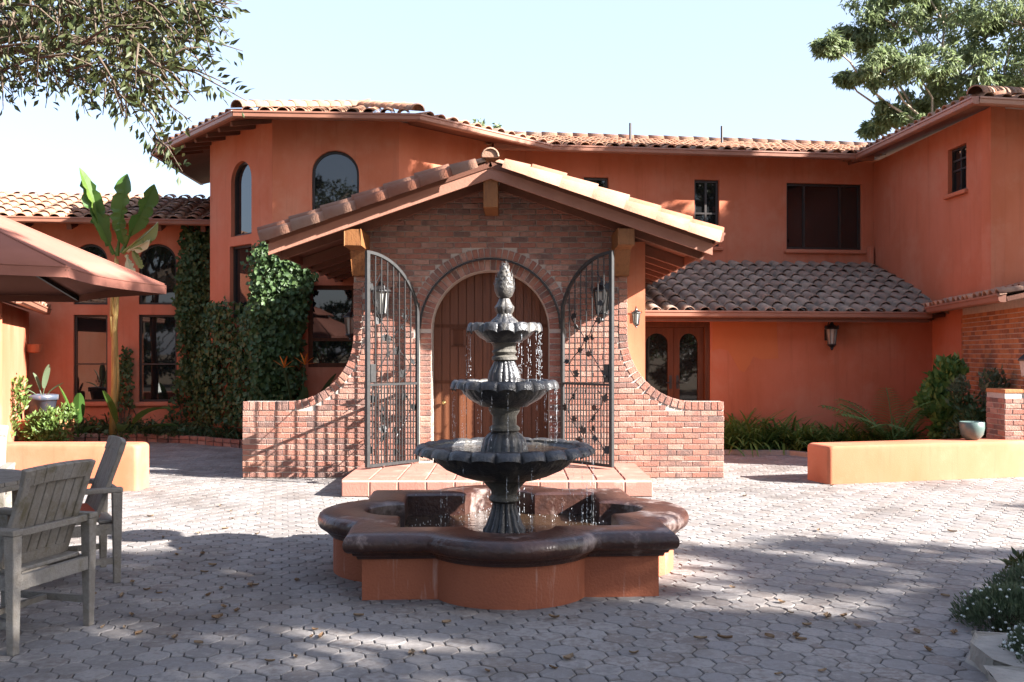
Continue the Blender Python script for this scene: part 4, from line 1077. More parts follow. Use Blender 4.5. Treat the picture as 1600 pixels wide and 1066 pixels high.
# ================================================================= PATIO FURNITURE
def chair_proto(label, loc, rz):
    t = thing('teak_armchair', label, 'armchair', loc, rz, 'weathered teak armchairs at the table', world_children=False)
    hw, hd, ah = .29, .28, .63
    for sx in (-1, 1):
        for sy in (-1, 1):
            x, y = sx*hw, sy*hd
            mb = MB(); vs = []
            for z, k in ((0, .022), (ah-.02, .032)): vs += [(x-k, y-k, z), (x+k, y-k, z), (x+k, y+k, z), (x-k, y+k, z)]
            mb.add(vs, [(3,2,1,0),(4,5,6,7),(0,1,5,4),(1,2,6,5),(2,3,7,6),(3,0,4,7)]); build(mb, 'leg', TEAK, t, bevel=.004, bseg=1)
        build(MB().box((sx*hw-.036, -hd-.036, ah-.02), (sx*hw+.036, hd+.05, ah+.014)), 'arm', TEAK, t, bevel=.008)
        build(MB().box((sx*hw-.016, -hd+.024, .33), (sx*hw+.016, hd-.024, .40)), 'apron', TEAK, t)
        build(MB().box((sx*hw-.014, -hd+.022, .13), (sx*hw+.014, hd-.022, .17)), 'stretcher', TEAK, t)
    build(MB().box((-hw+.02, -.016, .135), (hw-.02, .016, .165)), 'stretcher', TEAK, t)
    build(MB().box((-hw+.03, -hd-.02, .325), (hw-.03, -hd+.012, .40)), 'apron', TEAK, t)
    build(MB().box((-hw+.03, hd-.012, .33), (hw-.03, hd+.02, .40)), 'apron', TEAK, t)
    build(MB().box((-hw+.03, -hd-.02, ah-.03), (hw-.03, -hd+.012, ah+.006)), 'back_bar', TEAK, t, bevel=.005)
    for k in range(6):
        y = -hd+.03 + k*.092; build(MB().box((-hw+.035, y, .402), (hw-.035, y+.082, .424)), 'seat_slat', TEAK, t, bevel=.005, bseg=1)
    # leaning back
    b0 = Vector((0, -.15, .43)); b1 = Vector((0, -.325, .93)); d = (b1-b0).normalized()
    for sx in (-1, 1): build(MB().beam(b0 + Vector((sx*.235, 0, 0)), b1 + Vector((sx*.235, 0, -.02)), .05, .03, up=(0, 1, 0)), 'back_stile', TEAK, t, bevel=.004, bseg=1)
    for k in range(6):
        x = -.183 + k*.0732; build(MB().beam(b0 + Vector((x, 0, 0)) + d*.04, b1 + Vector((x, 0, 0)) - d*.06, .066, .016, up=(0, 1, 0)), 'back_slat', TEAK, t, bevel=.003, bseg=1)
    build(MB().beam(b0 + Vector((-.235, -.003, .0)) + d*.02, b0 + Vector((.235, -.003, 0)) + d*.02, .07, .03, up=Vector((0, 1, .3))), 'lower_rail', TEAK, t)
    tr = MB(); n = 8
    for k in range(n):
        xa = -.265 + .53*k/n; xb = -.265 + .53*(k+1)/n; bow = lambda x: .02*(1-(x/.265)**2)
        tr.beam(b1 + Vector((xa, -bow(xa), bow(xa)*.6)) - d*.03, b1 + Vector((xb, -bow(xb), bow(xb)*.6)) - d*.03, .035, .095, up=d)
    build(tr, 'top_rail', TEAK, t, bevel=.004, bseg=1)
    return t
ch1 = chair_proto('nearest teak armchair, slatted back turned to the camera', (-2.76, 5.45, 0), R(75))
ch2 = copy_tree(ch1); ch2.location = (-3.06, 6.81, 0); ch2.rotation_euler = (0, 0, R(121)); ch2['label'] = 'teak armchair with the red seat cushion, beyond the nearest chair'
ch3 = copy_tree(ch1); ch3.location = (-4.33, 7.85, 0); ch3.rotation_euler = (0, 0, R(200)); ch3['label'] = 'teak armchair cut by the left edge, across the table'
cu = MB().box((-.22, -.19, 0), (.22, .23, .06)); o = build(cu, 'seat_cushion', CUSHION, None, bevel=.028, bseg=3, M=Matrix.Translation((-3.06, 6.81, .425)) @ Matrix.Rotation(R(121), 4, 'Z'))
tag(o, 'rust red cushion lying on a teak armchair seat', 'cushion')
TB_ = thing('round_table', 'round slatted teak table at the left edge', 'table', (-3.86, 6.52, 0), 0, world_children=False)
r_t = .64
for k in range(11):
    y0 = -r_t + k*2*r_t/11 + .004; y1 = y0 + 2*r_t/11 - .008; pts = []
    ha = [math.sqrt(max(0, r_t**2 - y*y)) for y in np.linspace(y0, y1, 5)]
    ys = list(np.linspace(y0, y1, 5))
    pts = [(-h, y, .695) for h, y in zip(ha, ys)] + [(h, y, .695) for h, y in zip(reversed(ha), reversed(ys))]
    pts = [p for i, p in enumerate(pts) if i == 0 or (Vector(p)-Vector(pts[i-1])).length > 1e-4]
    build(MB().prism(pts, (0, 0, .025)), 'table_slat', TEAK, TB_)
build(MB().lathe([(r_t-.06, .66), (r_t+.005, .66), (r_t+.005, .693), (r_t-.06, .693)], 40), 'rim', TEAK, TB_)
for k in range(4):
    a = math.pi/4 + k*math.pi/2; build(MB().beam((.38*math.cos(a), .38*math.sin(a), 0), (.34*math.cos(a), .34*math.sin(a), .66), .06, .06, up=(math.cos(a), math.sin(a), 0)), 'leg', TEAK, TB_)
build(MB().beam((-.3, 0, .6), (.3, 0, .6), .05, .08), 'apron', TEAK, TB_)
# umbrella
UC = Vector((-4.04, 5.83, 0)); UR = 1.9
U = thing('patio_umbrella', 'faded terracotta patio umbrella with double canopy over the table', 'umbrella', tuple(UC))
def ribpt(k, r, z): a = R(22.5) + k*math.pi/4; return UC + Vector((r*math.cos(a), r*math.sin(a), z))
def canopy(r0, z0, r1, z1, sag, name, parent):
    mb = MB(); ns, nr = 8, 6; vs = []; fs = []
    for i in range(nr+1):
        f = i/nr; r = r0 + (r1-r0)*f; z = z0 + (z1-z0)*f - sag*.6*math.sin(f*math.pi)*.3
        for k in range(8):
            for j in range(ns):
                p = ribpt(k, r, z).lerp(ribpt(k+1, r, z), j/ns); q = 4*(j/ns)*(1-j/ns)
                p = UC + (p-UC)*1.0; p.z = p.z - 0 ; inward = (Vector((UC.x, UC.y, p.z)) - p)*(.055*q*f); p = p + inward; p.z += -sag*q*(1-f)*.4
                vs.append(p)
    n = 8*ns
    fs = [(i*n+k, i*n+(k+1) % n, (i+1)*n+(k+1) % n, (i+1)*n+k) for i in range(nr) for k in range(n)]
    mb.add(vs, fs); o = build(mb, name, CANVAS, parent, smooth=True)
    sm = o.modifiers.new('thick', 'SOLIDIFY'); sm.thickness = .006; return o
canopy(.02, 2.80, UR, 1.99, .06, 'canopy', U)
canopy(.02, 2.93, .80, 2.56, .03, 'vent_canopy', U)
for k in range(8):
    sm_ = MB(); sm_.tube([ribpt(k, r, 2.80 + (1.99-2.80)*r/UR + .008 - .06*.18*math.sin(math.pi*r/UR)) for r in (.3, .6, .9, 1.2, 1.5, UR-.01)], .006, 5); build(sm_, 'seam', CANVAS, U)
val = MB(); n = 8
for k in range(8):
    for j in range(6):
        def vp(f, dz):
            p = ribpt(k, UR, 1.99).lerp(ribpt(k+1, UR, 1.99), f); q = 4*f*(1-f); p = p + (Vector((UC.x, UC.y, p.z)) - p)*(.055*q); p.z += dz - .0; return p
        f0, f1 = j/6, (j+1)/6
        val.add([vp(f0, 0), vp(f1, 0), vp(f1, -.05), vp(f0, -.05)], [(0, 1, 2, 3)])
build(val, 'valance', CANVAS, U)
for k in range(8): build(MB().beam(ribpt(k, .05, 2.75), ribpt(k, UR-.01, 1.965), .022, .03), 'rib', FRAME, U)
build(MB().tube([UC + Vector((0, 0, 2.75)), UC + Vector((0, 0, 2.98))], .03, 10), 'hub', FRAME, U)
build(MB().tube([UC + Vector((-1.75, .3, 0)), UC + Vector((-1.75, .3, 2.6)), UC + Vector((-1.1, .2, 3.05)), UC + Vector((0, 0, 3.02))], .035, 10), 'mast', FRAME, U)
build(MB().lathe([(.38, 0), (.38, .05), (.08, .08)], 24, UC + Vector((-1.75, .3, 0))), 'base', FRAME, U)

# ================================================================= POTS
def pot(name, label, c, prof, m, seg=28):
    t = thing(name, label, 'pot', c); build(MB().lathe(prof, seg, c), 'pot_body', m, t, smooth=True)
    r = prof[-2][0]*.9; build(MB().lathe([(.001, prof[-1][1]-.0), (prof[-1][0], prof[-1][1])], seg, c), 'soil', SOIL, t); return t
pc_ = Vector((-8.05, 17.0, .42)); 
pd = build(MB().box((-8.45, 16.65, 0), (-7.65, 17.35, .42)), 'pot_pedestal', BRICK_OR, bevel=.02); tag(pd, 'low brick plinth under the blue-violet pot', 'plinth')
pot('flower_pot', 'dull violet blue pot with flared rim by the left wing', pc_, [(.13, 0), (.17, .01), (.235, .33), (.27, .335), (.275, .42), (.25, .425), (.23, .36)], POT_BLUE)
tp = p0 + d15*2.25 + n15*.3
pot('flower_pot', 'rounded teal glazed pot on the low wall near the pier', Vector((tp.x, tp.y, .452)), [(.06, 0), (.09, .01), (.135, .07), (.150, .15), (.148, .225), (.142, .23), (.133, .18)], POT_TEAL)
def broad_plant(name, label, cat, base, specs, m, stem=None, group=None):
    """specs: (direction, length, width, bend); each leaf is its own part"""
    t = thing(name, label, cat, base, group=group)
    for d, l, w, bnd in specs:
        mb = MB(); d = Vector(d).normalized(); st = Vector(base) + d*l*.35
        mb.tube([Vector(base), Vector(base) + d*l*.2, st], .008, 5); strap_leaf(mb, st, d, l*.75, w, bnd, 7); build(mb, 'leaf', m, t)
    return t
broad_plant('potted_plant', 'small plant with a few leaves growing in the violet pot', 'plant', pc_ + Vector((0, 0, .36)),
            [((-.3, 0, 1), .42, .12, .6), ((.25, -.1, 1), .5, .12, .5), ((.7, .1, .6), .4, .10, .3), ((-.8, -.2, .5), .36, .10, .4), ((.05, .3, 1), .55, .11, .3)], LF_GREY)

# ================================================================= PLANTS
# banana
BB = Vector((-7.02, 17.45, .1))
BN = thing('banana_plant', 'tall banana plant with upright green leaves rising before the left wing', 'banana plant', tuple(BB))
st = [BB, BB + Vector((.03, 0, .9)), BB + Vector((.02, .02, 1.9)), BB + Vector((.08, 0, 2.7)), BB + Vector((.06, 0, 3.1))]
build(MB().tube(st, [.07, .058, .05, .047, .036], 12), 'stem', BAN_STEM, BN, smooth=True)
for k in range(6):
    a = k*1.05; h = .6 + k*.38; p = Vector((0, 0, 0)); 
    b0 = BB + Vector((.03, 0, h)); s_ = MB(); d = Vector((math.cos(a), math.sin(a)*.6, 0))
    s_.tube([b0 + d*.045, b0 + d*.065 + Vector((0, 0, .35)), b0 + d*.06 + Vector((0, 0, .8))], [.03, .025, .012], 6); build(s_, 'sheath', BAN_STEM, BN, smooth=True)
crown = BB + Vector((.08, 0, 2.75))
def ban_leaf(b, tip, width, m, bow=.15, side=None, seg=16, stalk=.28, fold=.18):
    b = Vector(b); tip = Vector(tip); mb = MB(); L = (tip-b).length; d = (tip-b).normalized()
    mid = b + (tip-b)*stalk
    mb.tube([b, b.lerp(mid, .5), mid], [.04, .03, .022], 6)
    s = Vector(side if side else (1, .15, 0)); s = (s - d*s.dot(d)).normalized(); up = s.cross(d)
    vs, fs = [], []
    for i in range(seg+1):
        t = i/seg; p = mid + (tip-mid)*t + up*bow*math.sin(math.pi*t)*L*.2
        w = width*min(1, 3.2*(t+.05))*(1 - max(0, (t-.72)/.28)**2*.93)
        w1 = w*(random.uniform(.45, .7) if random.random() < .22 and .1 < t < .9 else random.uniform(.88, 1.0)); w2 = w*(random.uniform(.45, .7) if random.random() < .22 and .1 < t < .9 else random.uniform(.88, 1.0))
        vs += [p - s*w1/2 + up*w*fold, p, p + s*w2/2 + up*w*fold]
    for i in range(seg):
        a = i*3; fs += [(a, a+1, a+4, a+3), (a+1, a+2, a+5, a+4)]
    mb.add(vs, fs); mb.tube([mid, tip.lerp(mid, .1)], [.016, .005], 5)
    build(mb, 'leaf', m, BN)
yb_ = 17.4
for b, tpx, w, m, sd, stalk in (((168, 385), (124, 262), .22, LF_BAN, (.5, .8, .2), .12), ((176, 395), (131, 276), .34, LF_BAN, (1, .3, 0), .18), ((183, 400), (199, 272), .36, LF_BAN, (1, -.2, 0), .22),
                              ((190, 395), (241, 288), .34, LF_BAN, (1, .6, .3), .25), ((192, 395), (247, 347), .42, LF_YEL, (.3, .4, 1), .2), ((178, 398), (146, 330), .22, LF_BAN, (.8, .6, 0), .2),
                              ((196, 392), (186, 345), .20, LF_BAN, (1, .5, 0), .2), ((200, 392), (234, 376), .22, LF_PALE, (.1, .3, 1), .15), ((198, 400), (205, 432), .17, LF_PALE, (1, 0, .1), .1), ((204, 385), (222, 420), .14, LF_YEL, (1, 0, .3), .1)):
    ban_leaf(at(*b, yb_), at(tpx[0], tpx[1], yb_ - random.uniform(0, .35)), w, m, side=sd, stalk=stalk)
# paddle-leaved plants at its foot
broad_plant('paddle_plant', 'broad paddle leaved plant at the foot of the banana', 'plant', (-6.75, 17.1, .1), [((.8, -.3, .7), 1.1, .26, .9), ((1, .1, .35), .9, .22, .5), ((-.2, -.3, 1), .8, .2, .4), ((.4, -.8, .5), .7, .18, .6)], LF_BAN)
broad_plant('paddle_plant', 'low clump of pointed leaves left of the banana stem', 'plant', (-7.5, 17.15, .1), [((-.3, -.1, 1), .85, .2, .3), ((.15, -.3, 1), .75, .18, .4), ((-.9, -.3, .5), .7, .16, .6), ((.8, -.5, .5), .6, .16, .7), ((-.5, -.8, .4), .6, .15, .7)], LF_BAN)

def px_scatter(poly, n):
    xs = [p[0] for p in poly]; ys = [p[1] for p in poly]; out = []
    while len(out) < n:
        p = (random.uniform(min(xs), max(xs)), random.uniform(min(ys), max(ys)))
        if inside(p, poly): out.append(p)
    return out
def wall_scatter(pl, poly, n, thick=.2, clump=.35):
    """points hugging a wall, gathered in clumps that stand off it by different amounts"""
    pts = []; cl = [(p, random.random()) for p in px_scatter(poly, max(6, n//90))]
    for _ in range(n):
        (cx_, cy_), o = random.choice(cl); a, z = pl.hit(cx_, cy_); a += random.gauss(0, clump); z += random.gauss(0, clump)
        # keep inside the outline
        p = pl.P(a, z); px_ = CX + FPX*p.x/p.y; py_ = HY - FPX*(p.z-EYE)/p.y
        if not inside((px_, py_), poly) or z < .1: continue
        pts.append(pl.P(a, z, .02 + thick*(.25+.75*o)*random.random()**.6))
    return pts
def ivy(name, label, parts, size=.085):
    t = thing(name, label, 'climbing vine', parts[0][0].P(.5, .1, .1)); C = []; N_ = []
    for pl, poly, n, th in parts:
        q = wall_scatter(pl, poly, n, th, .22); C += [tuple(p) for p in q]; N_ += [tuple(pl.n)]*len(q)
    n = len(C); D = RNG.normal(size=(n, 3))*.5 + np.array([0, 0, -.8])
    leaves('foliage', C, LF_IVY, t, size, size*.85, D, Nn=N_)
    stm = MB()
    for pl, poly, n, th in parts:
        for p in px_scatter(poly, 7):
            a, z = pl.hit(*p); stm.tube([pl.P(a, .1, .03), pl.P(a+random.uniform(-.1, .1), z*.4, .04), pl.P(a+random.uniform(-.15, .15), z*.75, .04), pl.P(a, z, .03)], [.014, .012, .009, .005], 5)
    build(stm, 'stems', BARK, t, kind='stuff'); return t
ivy('ivy', 'dark ivy sheet climbing the wall between left windows and tower', [(LWP, [(285, 352), (318, 338), (345, 340), (358, 420), (360, 650), (258, 650), (284, 560), (276, 470)], 7000, .36)])
ivy('ivy', 'ivy on the tower, sunlit leaves at its top', [(TL, [(345, 470), (396, 470), (404, 392), (425, 368), (425, 660), (310, 660)], 5200, .36), (TF, [(395, 400), (420, 366), (455, 388), (500, 428), (490, 455), (474, 520), (478, 660), (398, 660)], 8200, .42)])
ivy('ivy', 'narrow column of ivy between the two left windows', [(LWP, [(186, 560), (196, 538), (208, 545), (212, 640), (182, 640)], 900, .2)], .07)

def bush(name, label, cat, c, r, n, m, size=.08, w=.5, hollow=.3, group=None, clumps=7, stemm=BARK, grow=(0, 0, .4)):
    c = Vector(c); t = thing(name, label, cat, (c.x, c.y, 0), group=group); C = []
    for k in range(clumps):
        d = Vector((random.gauss(0, .5), random.gauss(0, .5), random.gauss(0, .5))); q = c + Vector((d.x*r[0], d.y*r[1], d.z*r[2]))
        f = random.uniform(.4, .68); C.append(blob(q, (r[0]*f, r[1]*f, r[2]*f), n//clumps, hollow))
    C = np.concatenate(C); C[:, 2] = np.maximum(C[:, 2], .06)
    D = C - np.array([c.x, c.y, c.z - r[2]*.5]); D /= np.linalg.norm(D, axis=1, keepdims=True)
    leaves('foliage', C, m, t, size, size*w, D*.3 + np.array(grow)*.6)
    s = MB()
    for k in range(6):
        q = C[random.randrange(len(C))]; s.tube([(c.x+random.gauss(0, .03), c.y+random.gauss(0, .03), .0), tuple((np.array([c.x, c.y, 0])*.5 + q*.5)), tuple(q)], [.014, .01, .005], 5)
    build(s, 'stems', stemm, t, kind='stuff'); return t
bush('sunlit_bush', 'yellow green bush against the sunlit far left wall', 'bush', (-8.25, 16.1, .55), (.34, .35, .55), 1500, LF_LIME, .085)
bush('sunlit_bush', 'yellow green bush spilling below the violet pot', 'bush', (-7.75, 16.35, .35), (.38, .3, .36), 1500, LF_LIME, .085)
bush('sunlit_bush', 'low leafy bush at the far left, behind the low wall', 'bush', (-8.55, 15.2, .32), (.5, .4, .34), 1500, LF_LIME, .085)
# ground cover in the ivy bed
def straps(name, label, spots, n, m, lmin, lmax, w, parent=None, cat='plants', kind=None, bend=1.3):
    mb = MB()
    for x, y, z, s in spots:
        for k in range(n):
            a = random.uniform(0, 6.28); e = random.uniform(.7, 1.9)
            strap_leaf(mb, (x+random.gauss(0, .05), y+random.gauss(0, .05), z), (math.cos(a), math.sin(a), e), s*random.uniform(lmin, lmax), w*random.uniform(.7, 1.2), bend*random.uniform(.6, 1.3), 5)
    o = build(mb, name, m); tag(o, label, cat, kind=kind); return o
sp = []
for k in range(60):
    f = random.random(); i = random.randrange(1, 5); p = cpts[i].lerp(cpts[min(i+1, 5)], f); sp.append((p.x + random.uniform(-.1, .1), p.y + random.uniform(.15, 1.3), .1, random.uniform(.6, 1.2)))
straps('border_plants', 'dark strappy ground cover along the left brick curb', sp, 12, LF_SHRUB, .22, .5, .03, kind='stuff')
lt = thing('leaf_litter', 'low leafy ground cover filling the ivy bed', 'ground cover', (-6, 17.6, .1)); lt['kind'] = 'stuff'
C = np.array([[random.uniform(-8.6, -3.6), random.uniform(16.6, 18.9), .1 + abs(random.gauss(0, .09))] for _ in range(3200)])
C = C[C[:, 1] > 17.0 + .55*(np.maximum(0, -5.6 - C[:, 0])*.25) - .4*np.maximum(0, C[:, 0]+5.2)]
leaves('foliage', C, LF_SHRUB, lt, .09, .04, up=.4)
# bird of paradise beside the porch
bp_ = (-3.35, 15.6, .1)
bpt = broad_plant('bird_of_paradise', 'dark bird of paradise clump with two orange flowers beside the porch', 'plant', bp_,
    [((-.6, -.3, 1), 1.1, .16, .4), ((.5, -.2, 1), 1.2, .17, .3), ((-.9, -.4, .7), 1.0, .15, .5), ((.2, -.5, 1), 1.0, .15, .4), ((.8, -.1, .7), 1.1, .16, .5), ((-.2, 0, 1), 1.3, .16, .2), ((-1, .1, .35), 1.0, .15, .3), ((.5, -.5, .9), .9, .14, .5), ((-.4, -.6, .8), .9, .15, .5)], LF_SHRUB)
for dx, dz in ((.12, 1.27), (-.2, 1.22)):
    fm = MB(); b = Vector(bp_) + Vector((dx, -.15, dz)); fm.tube([Vector(bp_), b], [.012, .008], 5, mi=1)
    for a in (-.9, -.3, .3, .9, 1.4): strap_leaf(fm, b, (math.sin(a), -.2, math.cos(a)), .2, .045, .1, 4)
    build(fm, 'flower', [PETAL_OR, LF_SHRUB], bpt)
# right border: a continuous mass of strap leaved plants
mb = MB()
for k in range(26):
    f = k/25; row = k % 2
    x = 3.0 + f*3.0 + random.uniform(-.08, .08); y = (15.45 if x < 4.3 else 15.45 - (x-4.3)*.45) + row*.5 + random.uniform(0, .2) + .1
    big = 1.2 if f < .5 else .95
    for j in range(70):
        a = random.uniform(0, 6.28); e = random.uniform(.5, 2.2)
        strap_leaf(mb, (x+random.gauss(0, .09), y+random.gauss(0, .09), .03), (math.cos(a), math.sin(a), e), big*random.uniform(.35, .75), .030*random.uniform(.7, 1.3), 1.5*random.uniform(.6, 1.3), 5, mi=0 if random.random() < .75 else 1)
tag(build(mb, 'border_plants', [LF_GRASS, LF_LIME]), 'bright green strap leaved border below the orange wall', 'border plants', kind='stuff')
# cycad / palm
pb_ = at(1398, 672, 14.9); pb_.z = .05
pm = thing('young_palm', 'young fan of feathery palm fronds against the orange wall', 'palm', tuple(pb_))
for k in range(11):
    a = k*.571 + .3; e = random.uniform(.9, 2.3); mb = MB(); d = Vector((math.cos(a), math.sin(a)*.8, e)).normalized(); p = Vector(pb_); L = random.uniform(1.05, 1.45); pts = []
    for i in range(13):
        pts.append(p.copy()); p = p + d*L/12; d = (d + Vector((0, 0, -.085))).normalized()
    mb.tube(pts, [.012]*6 + [.007]*7, 4)
    for i in range(3, 13):
        tdir = (pts[i]-pts[i-1]).normalized(); s = tdir.cross(Vector((0, 0, 1))).normalized(); ll = .30*math.sin(math.pi*(i-1)/13)
        for sg in (-1, 1):
            for q in (0, .5): strap_leaf(mb, pts[i-1].lerp(pts[i], q), tdir*.6 + s*sg + Vector((0, 0, -.1)), ll, .035, .5, 3)
    build(mb, 'frond', LF_LIME if k % 2 else LF_GRASS, pm)
bush('dark_shrub', 'dark leafy shrub in the corner before the brick wall', 'shrub', at(1487, 632, 14.4), (.34, .3, .58), 1500, LF_GRASS, .13, .6)
bush('grey_shrub', 'grey green open shrub before the brick wall, near the teal pot', 'shrub', at(1545, 625, 13.7), (.42, .3, .42), 1500, LF_GREY, .09, .42, clumps=9)
bush('grey_shrub', 'dark low shrub half hidden behind the low wall', 'shrub', at(1520, 665, 13.6), (.4, .3, .3), 1200, LF_SHRUB, .09, .5)
# corner bed: stones and white flowering plants
for i, (pts, lab) in enumerate(((( (2.28, 4.72), (2.42, 4.60), (2.62, 4.62), (2.72, 4.95), (2.62, 5.2), (2.42, 5.18), (2.30, 4.98)), 'flat grey edging stone under the white flowers, upper of two'),
                                 (((2.12, 4.22), (2.4, 4.1), (2.7, 4.2), (2.72, 4.6), (2.42, 4.585), (2.24, 4.66), (2.16, 4.5)), 'flat grey edging stone at the bottom right corner'))):
    o = build(MB().prism([(a, b, 0) for a, b in pts], (0, 0, .075)), 'edging_stone', STONE, bevel=.025, bseg=3); tag(o, lab, 'stone', 'stones edging the corner bed')
cs = MB().add([(2.45, 4.3, .02), (6.0, 4.3, .02), (6.0, 6.4, .02), (3.3, 6.4, .02), (2.75, 5.7, .02), (2.55, 5.2, .02)], [(0, 1, 2, 3, 4, 5)])
structure(build(cs, 'planting_bed', SOIL))['label'] = 'soil of the small bed at the bottom right corner'
def alyssum(label, c, r, n, nf):
    """low mound of fine upright leaves topped by round white flower heads"""
    t = thing('alyssum', label, 'flowering plant', (c[0], c[1], 0), group='white flowering plants in the corner bed')
    d = rand_unit(n); d[:, 2] = np.abs(d[:, 2]); lump = 1 + .16*np.sin(d[:, 0]*7 + c[0]*9) * np.cos(d[:, 1]*8 + c[1]*5)
    C = np.array([c[0], c[1], .01]) + d*np.array(r)*(lump*(.45 + .55*RNG.random(n)**.5))[:, None]
    leaves('foliage', C, LF_GREY, t, .034, .011, d*.8 + np.array([0, 0, .7]))
    fl = MB()
    for k in range(nf):
        v = Vector((random.gauss(0, 1), random.gauss(0, 1), abs(random.gauss(.4, .7)))).normalized(); q0 = Vector((c[0], c[1], .02)) + Vector((v.x*r[0], v.y*r[1], v.z*r[2]))*random.uniform(.95, 1.12)
        for j in range(16):
            w = Vector(rand_unit(1)[0]); w.z = abs(w.z); q = q0 + w*.007; e1 = w.orthogonal().normalized()*.0036; e2 = w.cross(e1)
            fl.add([q+e1, q+e2, q-e1, q-e2, q+w*.002], [(0, 1, 4), (1, 2, 4), (2, 3, 4), (3, 0, 4)])
    build(fl, 'blossoms', PETAL, t, kind='stuff'); return t
alyssum('white flowering plant spreading above the upper edging stone', (2.86, 5.62), (.32, .27, .20), 5600, 90)
alyssum('white flowering plant at the very bottom right corner, thick with blossom', (2.70, 4.82), (.26, .32, .24), 6400, 230)
alyssum('flowering plant cut by the right edge, behind the others', (3.3, 6.2), (.28, .28, .2), 3600, 50)
bush('dark_sprig', 'small dark leafy sprig at the right edge above the flowers', 'plant', (3.60, 6.9, .09), (.10, .10, .08), 200, LF_OAK, .07, .35)

# ================================================================= TREES
def limb_tree(t, base, top, r0, r1, m, wob=.15, seg=9):
    base = Vector(base); top = Vector(top); pts = [base.lerp(top, i/seg) + Vector((random.gauss(0, wob), random.gauss(0, wob), 0))*(0 if i in (0, seg) else 1) for i in range(seg+1)]
    return pts, [r0 + (r1-r0)*i/seg for i in range(seg+1)]
def crown_tree(name, label, base, clumps, n_per, m, bark, size, w, trunk_r=.25, fork=None, cat='tree', droop=.0, hollow=.15, group=None, spread=(.22, .42)):
    base = Vector(base); t = thing(name, label, cat, tuple(base), group=group)
    fork = Vector(fork) if fork else Vector((base.x, base.y, base.z + 2.5)); tb = MB()
    p, r = limb_tree(t, base, fork, trunk_r, trunk_r*.7, bark, .06); tb.tube(p, r, 9); build(tb, 'trunk', bark, t, smooth=True)
    lm = MB(); C = []
    for c, rad in clumps:
        c = Vector(c); rad = (rad, rad, rad*.75) if not hasattr(rad, '__len__') else rad
        p, r = limb_tree(t, fork, c, trunk_r*.35, .02, bark, .12); lm.tube(p, r, 6)
        k = max(3, int(n_per/110))
        for _ in range(k):
            d = Vector(rand_unit(1)[0]); q = c + Vector((d.x*rad[0], d.y*rad[1], d.z*rad[2]))*random.uniform(.3, 1)
            lm.tube([c.lerp(q, 0), c.lerp(q, .6) + Vector((0, 0, .05)), q], [.02, .012, .005], 4)
            s = random.uniform(*spread); C.append(blob(q, (rad[0]*s, rad[1]*s, rad[2]*s), n_per//k, hollow))
    build(lm, 'limbs', bark, t, smooth=True)
    C = np.concatenate(C); leaves('crown', C, m, t, size, size*w, droop=droop); return t
# eucalyptus behind the right wing
Yq = 27.0
ec = []
for x, y, r in ((1300, 72, .45), (1325, 120, .3), (1345, 60, .8), (1400, 40, 1.2), (1380, 110, .8), (1430, 100, 1.0), (1470, 30, 1.4), (1440, 170, .8), (1395, 175, .55), (1365, 200, .35), (1500, 120, 1.2), (1540, 60, 1.5), (1560, 140, 1.1), (1600, 40, 1.6), (1610, 120, 1.4), (1480, 190, .8), (1390, -20, 1.2), (1450, -40, 1.5), (1540, -40, 1.6), (1640, -20, 1.6), (1660, 90, 1.6), (1540, 190, .9)):
    ec.append((at(x, y, Yq + random.uniform(-1, 1.6)), r))
crown_tree('eucalyptus_tree', 'tall eucalyptus with drooping leaves behind the right wing', (13.2, 27.5, -.05), ec, 1900, LF_EUC, BARK_EUC, .21, .27, .19, fork=(13.0, 27.5, 5.5), droop=.9, spread=(.20, .42))
crown_tree('distant_tree', 'thin twiggy treetop just showing above the porch roof', (-1.0, 34, -.05), [(at(735, 195, 34), .45), (at(757, 200, 34), .5), (at(775, 205, 34), .4)], 90, LF_EUC, BARK, .16, .4, .18, fork=(-1.0, 34, 6.5))
# oak overhanging from the left
OK = thing('oak_tree', 'oak whose dark leafy branches overhang the top left corner', 'tree', (-8.6, 6.2, -.05))
tb = MB(); p, r = limb_tree(OK, (-8.6, 6.2, -.05), (-8.2, 6.6, 3.4), .34, .26, BARK, .05); tb.tube(p, r, 10); build(tb, 'trunk', BARK, OK, smooth=True)
lm = MB(); CC, DD = [], []
dense = [(-120, -120), (290, -120), (320, 0), (290, 60), (285, 100), (235, 120), (210, 190), (180, 130), (110, 120), (60, 108), (-120, 120)]
tips = [((225, 90), (386, 158)), ((250, 60), (380, 80)), ((190, 130), (300, 190)), ((170, 130), (240, 222)), ((150, 120), (205, 180)), ((60, 90), (98, 150)), ((260, 110), (352, 130)), ((100, 110), (150, 150)), ((330, 10), (378, 2)), ((210, 150), (268, 232)), ((20, 100), (40, 138)), ((300, 40), (358, 30)), ((235, 195), (262, 262)), ((240, 215), (285, 268))]
tw = [(Vector(at(*a, 7.4)), Vector(at(*b, 7.2 + random.uniform(-.3, .3)))) for a, b in tips]
for _ in range(500):
    a = px_scatter(dense, 1)[0]; Yo = random.uniform(6.6, 8.8); ang = random.uniform(-.5, 1.9); L = random.uniform(.2, .42)
    s_ = at(a[0], a[1], Yo); tw.append((s_, s_ + Vector((math.cos(ang), random.uniform(-.5, .5), -math.sin(ang)))*L))
